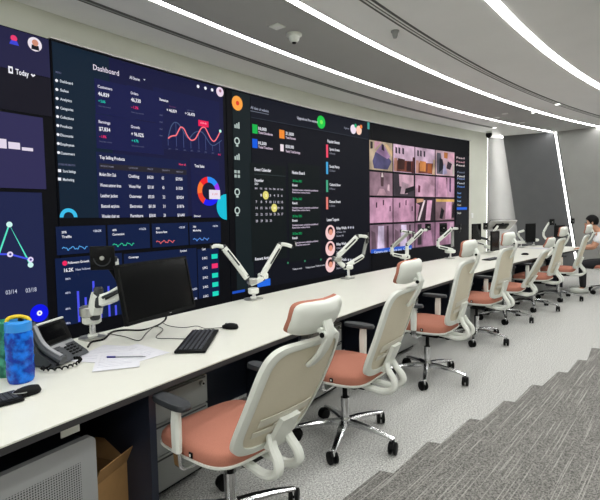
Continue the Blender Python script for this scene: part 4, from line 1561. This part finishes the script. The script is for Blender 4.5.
mp_ = on_plane(230, 329, .74)
mouse('black mouse alone on the white desk to the right of the long keyboard', (mp_.x, mp_.y + .01, DZ), math.radians(70))
mp_ = on_plane(28, 394, .74)
mouse('black mouse with a silver arc lying in front of the blue bottle', (mp_.x, mp_.y - .01, DZ), math.radians(140), True)
mp_ = on_plane(525, 255, .74)
mouse('black mouse far along the desk behind the fourth chair', (mp_.x, mp_.y, DZ), math.radians(60))

# desk phone
ph = on_plane(75.5, 361, .74)
t = thing('desk_phone', 'grey desk phone with tilted screen, keypad and handset by the blue bottle', 'telephone', (ph.x - .012, ph.y, DZ), math.radians(78))
m_ph = mat('charcoal_phone_plastic', (70, 73, 78), .42)
m_ph2 = mat('light_grey_phone_plastic', (158, 160, 164), .4)
b = MB()
wd = .125
prof = [(0, .008), (.010, .022), (.092, .070), (.100, .080), (.150, .190), (.158, .188), (.150, .10), (.15, .008)]
b.prism(prof, -wd, wd, lambda x, y, d: V((d, x, y)))
b.build('phone_body', m_ph, t)
sl = math.atan2(.110, .050)
Mx = Matrix.Rotation(sl, 3, 'X')
q = V((.02, .125, .135))
n_ = V((0, -math.sin(sl), math.cos(sl)))
MB().box(q + n_ * .004, (.205, .110, .008), rot=Mx, bev=.003).build('screen_bezel', m_blk, t)
MB().box(q + n_ * .009 + V((-.005, .004, .006)), (.15, .078, .002), rot=Mx).build('phone_screen', m_scr, t)
MB().box(V((0, .152, .192)), (.254, .014, .010), bev=.003).build('top_lip', m_white, t)
sl2 = math.atan2(.048, .082)
Mk = Matrix.Rotation(sl2, 3, 'X')
nk = V((0, -math.sin(sl2), math.cos(sl2)))
MB().box(V((.045, .094, .0735)), (.16, .020, .006), rot=Mk, bev=.002).build('silver_strip', m_ph2, t)
MB().lathe([(0, 0), (.02, 0), (.02, .004), (.012, .006), (0, .006)], V((.03, .086, .0665)), 20, Mk).build('navigation_button', m_ph2, t)
b = MB()
for r in range(4):
    for c in range(3):
        y = .068 - r * .0165
        b.box(V((.052 + c * .026 - .02, y, .022 + (y - .010) * .585 + .003)), (.019, .011, .005), rot=Mk, bev=.002, seg=1)
b.build('keypad_buttons', m_blk, t)
b = MB()
for r in range(3):
    for sx2 in (-.022, .108):
        y = .066 - r * .02
        b.box(V((sx2, y, .022 + (y - .010) * .585 + .003)), (.017, .010, .004), rot=Mk, bev=.002, seg=1)
b.build('side_buttons', m_pad, t)
hs = smoothpath([(-.098, .156, .196), (-.098, .14, .165), (-.098, .11, .105), (-.098, .07, .066), (-.098, .01, .036), (-.098, -.02, .022)], 5)
N = len(hs)
MB().ribbon([p + V((0, -.004, .012)) for p in hs], (1, 0, 0), [.05 - .012 * math.sin(PI * i / (N - 1)) for i in range(N)], [.030 + .012 * abs(math.cos(PI * i / (N - 1))) for i in range(N)], .35).build('handset', m_ph, t)
MB().ribbon([p + V((-.001, -.018, .027)) for p in hs[4:-4]], (1, 0, 0), .022, .006, .3).build('handset_highlight_strip', m_ph2, t)
cc = smoothpath([(-.10, -.012, .02), (-.15, .05, .011), (-.17, .0, .011), (-.13, -.055, .011), (-.07, -.07, .011), (-.01, -.05, .011), (.02, -.02, .011), (.01, .004, .011)], 12)
coil = []
for i, p in enumerate(cc):
    coil.append(p + V((.0, .006 * math.cos(i * 1.25), .006 * math.sin(i * 1.25) + .001)))
MB().tube(coil, .0042, 6).build('coiled_cord', m_blk, t)

# water bottles


def bottle(label, c, body, liquid, capc, r, h, handle=None):
    t = thing('water_bottle', label, 'bottle', c, math.radians(20), 'water bottles on the desk')
    MB().lathe([(0, 0), (r * .86, 0), (r * .96, .012), (r, .04), (r * .97, h * .35), (r, h * .6), (r, h * .74), (r * .92, h * .80), (0, h * .80)], n=32).build('bottle_body', body, t)
    for k, zz_ in enumerate((.20, .36, .52)):
        MB().lathe([(r * 1.0, h * zz_), (r * 1.015, h * (zz_ + .01)), (r * 1.015, h * (zz_ + .03)), (r * 1.0, h * (zz_ + .04))], n=32).build('grip_rib', liquid, t)
    MB().lathe([(0, h * .80), (r * .94, h * .80), (r * .97, h * .82), (r * .95, h * .93), (r * .8, h * .955), (0, h * .96)], n=32).build('bottle_cap', capc, t)
    if handle:
        MB().tube(smoothpath([(-r * .8, 0, h * .94), (-r * .62, 0, h * 1.0), (0, 0, h * 1.02), (r * .62, 0, h * .99), (r * .85, 0, h * .93)], 5), .0085, 10).build('carry_loop', handle, t)
        MB().tube([(r * .2, -.012, h * .95), (r * .3, -.012, h * .985)], .012, 12).build('drinking_spout', m_blk, t)
    return t


def water_mat(name, a, b_):
    m = mat(name, a, .25, noise=.0, spec=.3)
    nt = m.node_tree
    tc = nt.nodes.new('ShaderNodeTexCoord')
    n = nt.nodes.new('ShaderNodeTexNoise')
    n.inputs['Scale'].default_value = 26
    n.inputs['Detail'].default_value = 3
    rp = nt.nodes.new('ShaderNodeValToRGB')
    rp.color_ramp.elements[0].position = .42
    rp.color_ramp.elements[0].color = (*lin(a), 1)
    rp.color_ramp.elements[1].position = .62
    rp.color_ramp.elements[1].color = (*lin(b_), 1)
    nt.links.new(tc.outputs['Object'], n.inputs['Vector'])
    nt.links.new(n.outputs['Fac'], rp.inputs['Fac'])
    nt.links.new(rp.outputs['Color'], nt.nodes['Principled BSDF'].inputs['Base Color'])
    return m


m_bb = water_mat('blue_bottle_plastic', (4, 48, 150), (16, 116, 228))
m_gb = water_mat('green_bottle_plastic', (20, 92, 74), (70, 160, 130))
bb = on_plane(20, 385, .74)
hb = at(20, 317, bb.y + .05).z - DZ
bottle('blue plastic water bottle with light blue cap and yellow loop', (bb.x - .024, bb.y + .05, DZ), m_bb, m_bb, mat('light_blue_cap', (40, 140, 225), .35), .056, hb * .99, mat('yellow_loop', (238, 205, 40), .4))
gb = on_plane(-1, 380, .74)
bottle('green bottle cut by the picture edge, behind the blue bottle', (gb.x, gb.y + .06, DZ), m_gb, m_gb, mat('green_cap', (20, 120, 90), .4), .046, .27)


# papers and pen
def sheet(label, c, rz, dz, w=.21, h=.297):
    b = MB().box((0, 0, 0), (w, h, .0012))
    o = b.build('paper_sheet', m_pap, None, smooth=False)
    o.location = (c[0], c[1], DZ + dz)
    o.rotation_euler = (0, 0, rz)
    tag(o, label, 'paper', 'loose papers by the phone')
    MBt = MB()
    for k in range(9):
        y = h * .38 - k * h * .085
        MBt.box((-.01 - .02 * (k % 3 == 2), y, .0008), (w * (.74 - .18 * (k % 3 == 2)), .004, .0006))
    MBt.build('print_lines_lettering', mat('pale_print', (204, 205, 216), .8), o, smooth=False)
    return o


pc_ = on_plane(118, 361, .74)
sheet('printed white sheet under the pen, on top of the loose papers', (pc_.x, pc_.y), math.radians(18), .0042)
pc_ = on_plane(104, 354, .74)
sheet('printed white sheet reaching towards the phone under the pen sheet', (pc_.x, pc_.y), math.radians(-12), .0026)
pc_ = on_plane(136, 353, .74)
sheet('printed white sheet reaching towards the keyboard under the pen sheet', (pc_.x, pc_.y), math.radians(52), .0012)
a, c = on_plane(107, 358, .745), on_plane(146, 357.3, .745)
t = thing('pen', 'slim pen with dark blue end lying on the papers', 'pen', (a.x, a.y, DZ + .0098), math.atan2(c.y - a.y, c.x - a.x))
L = (c - a).length
MB().tube([(0, 0, 0), (.045, 0, 0)], .0048, 10).build('pen_cap', mat('dark_blue_pen', (40, 40, 120), .4), t)
MB().tube([(.045, 0, 0), (L - .02, 0, 0), (L, 0, -.001)], [.004, .004, .001], 10).build('pen_barrel', m_ph2, t)
pp = on_plane(538, 248.5, .74)
for k in range(3):
    o = sheet('white sheets stacked on the far desk before the black upright monitor', (pp.x + .03 * k, pp.y + .02 * k), .4 + .3 * k, .0012 + .0014 * k)
    o['group'] = 'far stack of papers'


# cables on the desk
def cable(label, pts, r=.0032, m=m_blk):
    P = []
    for q in pts:
        if len(q) == 2:
            p = on_plane(q[0], q[1], .74)
            p.z = DZ + r + .0005
        else:
            p = at(*q)
        P.append(p)
    o = MB().tube(smoothpath(P, 6), r, 8).build('desk_cable', m)
    return tag(o, label, 'cable', 'cables behind the monitor')


cable('thick black cable from phone past arm base to the underside of the monitor', [(88, 348), (92, 343), (104, 340), (112, 333), (124, 331), (142, 331), (156, 327), (165, 320, 2.75), (166, 314, 2.74)], .0055)
cable('thin dark wire zigzagging on the desk towards the long keyboard', [(108, 334), (124, 337), (139, 341), (146, 334), (155, 327), (163, 330), (156, 338), (170, 339), (186, 339.5)], .0022)
cable('thin wire running behind the keyboard towards the mouse', [(162, 323), (170, 326.5), (184, 328), (197, 326.5), (206, 329), (222, 328)], .002)

# ------------------------------------------------------------------ ceiling things
def ceil_thing(name, label, cat, u, v, parts, group=None, z=CEIL):
    p = on_plane(u, v, z)
    t = thing(name, label, cat, (p.x, p.y, z), 0, group)
    for nm, prof, m in parts:
        MB().lathe(prof, n=24).build(nm, m, t)
    return t


ceil_thing('ceiling_camera', 'white dome camera hanging from the grey ceiling band', 'security camera', 294, 34,
           [('camera_base', [(0, 0), (.085, 0), (.085, -.02), (.07, -.03), (0, -.03)], m_white), ('camera_dome', [(0, -.03), (.062, -.03), (.058, -.06), (.04, -.085), (0, -.095)], m_white), ('camera_lens', [(0, -.094), (.025, -.091), (.02, -.101), (0, -.103)], m_blk)])
ceil_thing('sprinkler_head', 'small grey sprinkler cup in the pale ceiling by the long air slot', 'sprinkler', 395, 31,
           [('sprinkler_plate', [(0, 0), (.045, 0), (.045, -.012), (0, -.012)], m_ped), ('sprinkler_body', [(0, -.012), (.032, -.012), (.028, -.05), (.018, -.075), (0, -.08)], m_ped)])
p = on_plane(277, 26, CEIL)
t = thing('ceiling_speaker', 'small pale square plate on the grey ceiling band near the dome camera', 'speaker', p, arc_yaw(5.1))
MB().box((0, 0, -.005), (.13, .13, .010), bev=.003).build('speaker_plate', m_white, t)
MB().box((.02, 0, -.011), (.06, .09, .004)).build('speaker_grille', m_ceil, t)
for k, (u, v, lb) in enumerate([(505, 113.5, 'small round ceiling light in the grey band, closest of the far cluster'), (497, 117.5, 'small round ceiling light in the grey band near the wall strip'), (522, 122.5, 'small round ceiling light deep in the grey band'), (494.5, 127.5, 'small bright ceiling light at the far end of the narrow slot'), (557.5, 104, 'small bright ceiling light at the far end of the wide air slot')]):
    t = thing('ceiling_downlight', lb, 'ceiling light', on_plane(u, v, CEIL), 0, 'small round ceiling lights')
    MB().lathe([(0, 0), (.06, 0), (.06, -.008), (0, -.010)], n=20).build('light_ring', m_white, t)
    MB().lathe([(0, -.010), (.045, -.010), (.04, -.012), (0, -.013)], n=20).build('light_lens', glow2 if k > 2 else m_ceil, t)
ceil_thing('smoke_detector', 'white smoke detector on the grey band at the far strip', 'smoke detector', 533, 111.5,
           [('detector_base', [(0, 0), (.055, 0), (.055, -.02), (0, -.02)], m_white), ('detector_cap', [(0, -.02), (.04, -.02), (.03, -.045), (0, -.05)], m_white)])
pcam = arc(RW - .16, 13.45)
t = thing('wall_camera', 'black and white dome camera under the ceiling at the cream wall end', 'security camera', (pcam.x, pcam.y, CEIL), 0)
MB().lathe([(0, 0), (.075, 0), (.075, -.04), (0, -.04)], n=24).build('camera_base', m_white, t)
MB().ellipsoid((0, 0, -.075), (.075, .075, .085), 20, 12).build('camera_ball', m_blk, t)
pw = on_arc(470.8, 215.5, RW)
t = thing('light_switch', 'small pale switch plate on the cream wall right of the feed screen', 'switch', arc(RW - .004, pw[0] + .06, pw[1]), arc_yaw(pw[0]))
MB().box((0, 0, 0), (.08, .01, .12), bev=.003).build('switch_plate', m_ceil, t)
MB().box((0, -.006, 0), (.03, .006, .05), bev=.002).build('rocker', m_white, t)


# ------------------------------------------------------------------ person
def skin_mesh(name, verts, edges, m, parent, sub=2, root=0):
    me = bpy.data.meshes.new(name)
    me.from_pydata([v[0] for v in verts], edges, [])
    o = bpy.data.objects.new(name, me)
    COL.objects.link(o)
    md = o.modifiers.new('skin', 'SKIN')
    for i, v in enumerate(verts):
        r = v[1]
        me.skin_vertices[0].data[i].radius = r if isinstance(r, tuple) else (r, r)
        me.skin_vertices[0].data[i].use_root = (i == root)
    md.use_smooth_shade = True
    s_ = o.modifiers.new('sub', 'SUBSURF')
    s_.levels = s_.render_levels = sub
    me.materials.append(m)
    o.parent = parent
    return o


hd_ = at(592, 223, 8.15)
PX, PY = 5.34, 8.02
prs = thing('person', 'seated person with black hair and white T-shirt bending over the desk end', 'person', (PX, PY, 0), 0)
m_skin = mat('skin', (196, 146, 118), .6)
m_hair = mat('black_hair', (10, 9, 10), .7, spec=.2)
m_shirt = mat('white_cotton', (226, 228, 230), .85)
m_trs = mat('dark_trousers', (24, 25, 30), .8)
fw = V((-.86, .51, 0))
rt_ = V((fw.y, -fw.x, 0))                 # the person's right
H0 = V((hd_.x - PX, hd_.y - PY, hd_.z))
P = lambda f, r, z: fw * f + rt_ * r + V((0, 0, z))
pel, waist, chest, neckb = P(0, 0, .52), P(.05, 0, .70), P(.13, 0, .92), P(.20, 0, 1.08)
neck = neckb.lerp(H0, .4)
vs = [(pel, (.15, .115)), (waist, (.135, .10)), (chest, (.15, .105)), (neckb, (.07, .065)), (neck, (.05, .05)), (H0 + V((0, 0, -.05)) + fw * .02, (.066, .07)), (H0 + V((0, 0, .01)), (.078, .088)), (H0 + V((0, 0, .075)), (.066, .075)), (H0 + V((0, 0, .115)), (.03, .035))]
es = [(i, i + 1) for i in range(8)]


def limb(i0, pts):
    for p, r in pts:
        vs.append((p, r))
        es.append((i0, len(vs) - 1))
        i0 = len(vs) - 1
    return i0


arms = {}
for sg in (-1, 1):
    sh, el, wr = P(.15, sg * .185, 1.02), P(.26, sg * .24, .81), P(.42, sg * .08, .782)
    arms[sg] = (sh, el, wr)
    i_ = limb(2, [(P(.14, sg * .13, 1.02), (.06, .06)), (sh, (.052, .052)), (sh.lerp(el, .5), (.046, .046)), (el, (.04, .04)), (el.lerp(wr, .4), (.038, .038)), (wr, (.027, .024))])
    hand = i_
    f_ = (wr - el).normalized()
    s_ = V((-f_.y, f_.x, 0))
    pm = limb(hand, [(wr + f_ * .045, (.036, .016)), (wr + f_ * .085, (.036, .014))])
    for j, (o_, l_) in enumerate(((-.027, .062), (-.009, .072), (.009, .068), (.027, .052))):
        limb(pm, [(wr + f_ * .10 + s_ * o_, .0085), (wr + f_ * (.10 + l_ * .55) + s_ * o_ * 1.1 + V((0, 0, .004)), .008), (wr + f_ * (.10 + l_) + s_ * o_ * 1.1 + V((0, 0, -.006)), .0065)])
    limb(hand, [(wr + f_ * .03 - s_ * sg * .035, .011), (wr + f_ * .07 - s_ * sg * .052, .009)])
legs = {}
for sg in (-1, 1):
    hp_, kn, an = P(.03, sg * .09, .52), P(.42, sg * .13, .50), P(.40, sg * .13, .09)
    legs[sg] = (hp_, kn, an)
    limb(0, [(hp_, (.09, .09)), (hp_.lerp(kn, .5), (.078, .078)), (kn, (.058, .058)), (kn.lerp(an, .4), (.054, .054)), (an, (.036, .036)), (an + fw * .10 + V((0, 0, -.045)), (.034, .026)), (an + fw * .17 + V((0, 0, -.055)), (.028, .018))])
skin_mesh('body', vs, es, m_skin, prs)
# clothes
sv = [(P(-.005, 0, .56), (.165, .13)), (waist, (.155, .12)), (chest, (.17, .125)), (P(.185, 0, 1.045), (.10, .085)), (neckb + V((0, 0, .005)), (.075, .07))]
se = [(0, 1), (1, 2), (2, 3), (3, 4)]
for sg in (-1, 1):
    sh, el, wr = arms[sg]
    k = len(sv)
    sv += [(P(.14, sg * .13, 1.02), (.075, .075)), (sh, (.066, .066)), (sh.lerp(el, .5), (.062, .062)), (sh.lerp(el, .66), (.064, .064))]
    se += [(2, k), (k, k + 1), (k + 1, k + 2), (k + 2, k + 3)]
skin_mesh('t_shirt', sv, se, m_shirt, prs)
tv = [(P(0, 0, .58), (.16, .125)), (P(0, 0, .52), (.165, .13))]
te = [(0, 1)]
for sg in (-1, 1):
    hp_, kn, an = legs[sg]
    k = len(tv)
    tv += [(hp_, (.10, .10)), (hp_.lerp(kn, .5), (.09, .09)), (kn, (.072, .072)), (kn.lerp(an, .5), (.064, .064)), (an + V((0, 0, -.01)), (.052, .052))]
    te += [(1, k), (k, k + 1), (k + 1, k + 2), (k + 2, k + 3), (k + 3, k + 4)]
skin_mesh('trousers', tv, te, m_trs, prs)
for sg in (-1, 1):
    an = legs[sg][2]
    b = MB()
    yaw_ = math.atan2(fw.y, fw.x)
    Mr = Matrix.Rotation(yaw_, 3, 'Z')
    b.ellipsoid(an + fw * .065 + V((0, 0, -.045)), (.145, .052, .045), 18, 10, .8, Mr)
    b.build('shoe', m_white, prs)
b = MB()
rotH = Matrix.Rotation(math.atan2(fw.y, fw.x), 3, 'Z')
rings = []
for i in range(1, 10):                    # cap of hair: back and top of the head
    a_ = -.85 + (PI / 2 + .83) * i / 9.5
    ring = []
    for k in range(24):
        w = 2 * PI * k / 24
        front = max(0, math.cos(w))
        lim = -.85 if front <= 0 else (-.85 + 1.75 * front if front < .6 else .20 + .12 * front)
        aa = max(a_, lim)
        ring.append(H0 + V((0, 0, .035)) + rotH @ V((.103 * math.cos(aa) * math.cos(w), .088 * math.cos(aa) * math.sin(w), .112 * math.sin(aa))))
    rings.append(ring)
b.faces_from(rings)
b.build('hair', m_hair, prs)
for sg in (-1, 1):
    b = MB()
    b.ellipsoid(H0 + fw * .082 + rt_ * sg * .030 + V((0, 0, .005)), (.008, .010, .006), 10, 6)
    b.build('eye', m_blk, prs)
    b = MB()
    b.ellipsoid(H0 + rt_ * sg * .082 + V((0, 0, .0)) - fw * .005, (.014, .010, .026), 12, 8, 1., rotH)
    b.build('ear', m_skin, prs)
b = MB()
b.ellipsoid(H0 + fw * .10 + V((0, 0, -.022)), (.016, .012, .020), 12, 8, 1., rotH)
b.build('nose', m_skin, prs)
b = MB()
b.ellipsoid(H0 + fw * .092 + V((0, 0, -.055)), (.006, .022, .006), 12, 6, 1., rotH)
b.build('mouth', mat('lips', (160, 92, 84), .6), prs)
o = copy_tree(ch0)
o.location = (PX, PY, 0)
o.rotation_euler = (0, 0, math.atan2(fw.y, fw.x) - PI / 2)
adjust(o, 0, 0)
o['label'] = 'office chair the person in white sits on, at the desk end'
SC.render.film_transparent=False
w = bpy.data.worlds.new('world'); SC.world=w; w.use_nodes=True
w.node_tree.nodes['Background'].inputs[0].default_value=(0.0,0.0,0.0,1)
SC.view_settings.view_transform='Standard'; SC.view_settings.look='None'; SC.view_settings.exposure=0; SC.view_settings.gamma=1; SC.view_settings.use_curve_mapping=False
SC.cycles.max_bounces=8
SC.cycles.diffuse_bounces=5
SC.cycles.sample_clamp_indirect=6
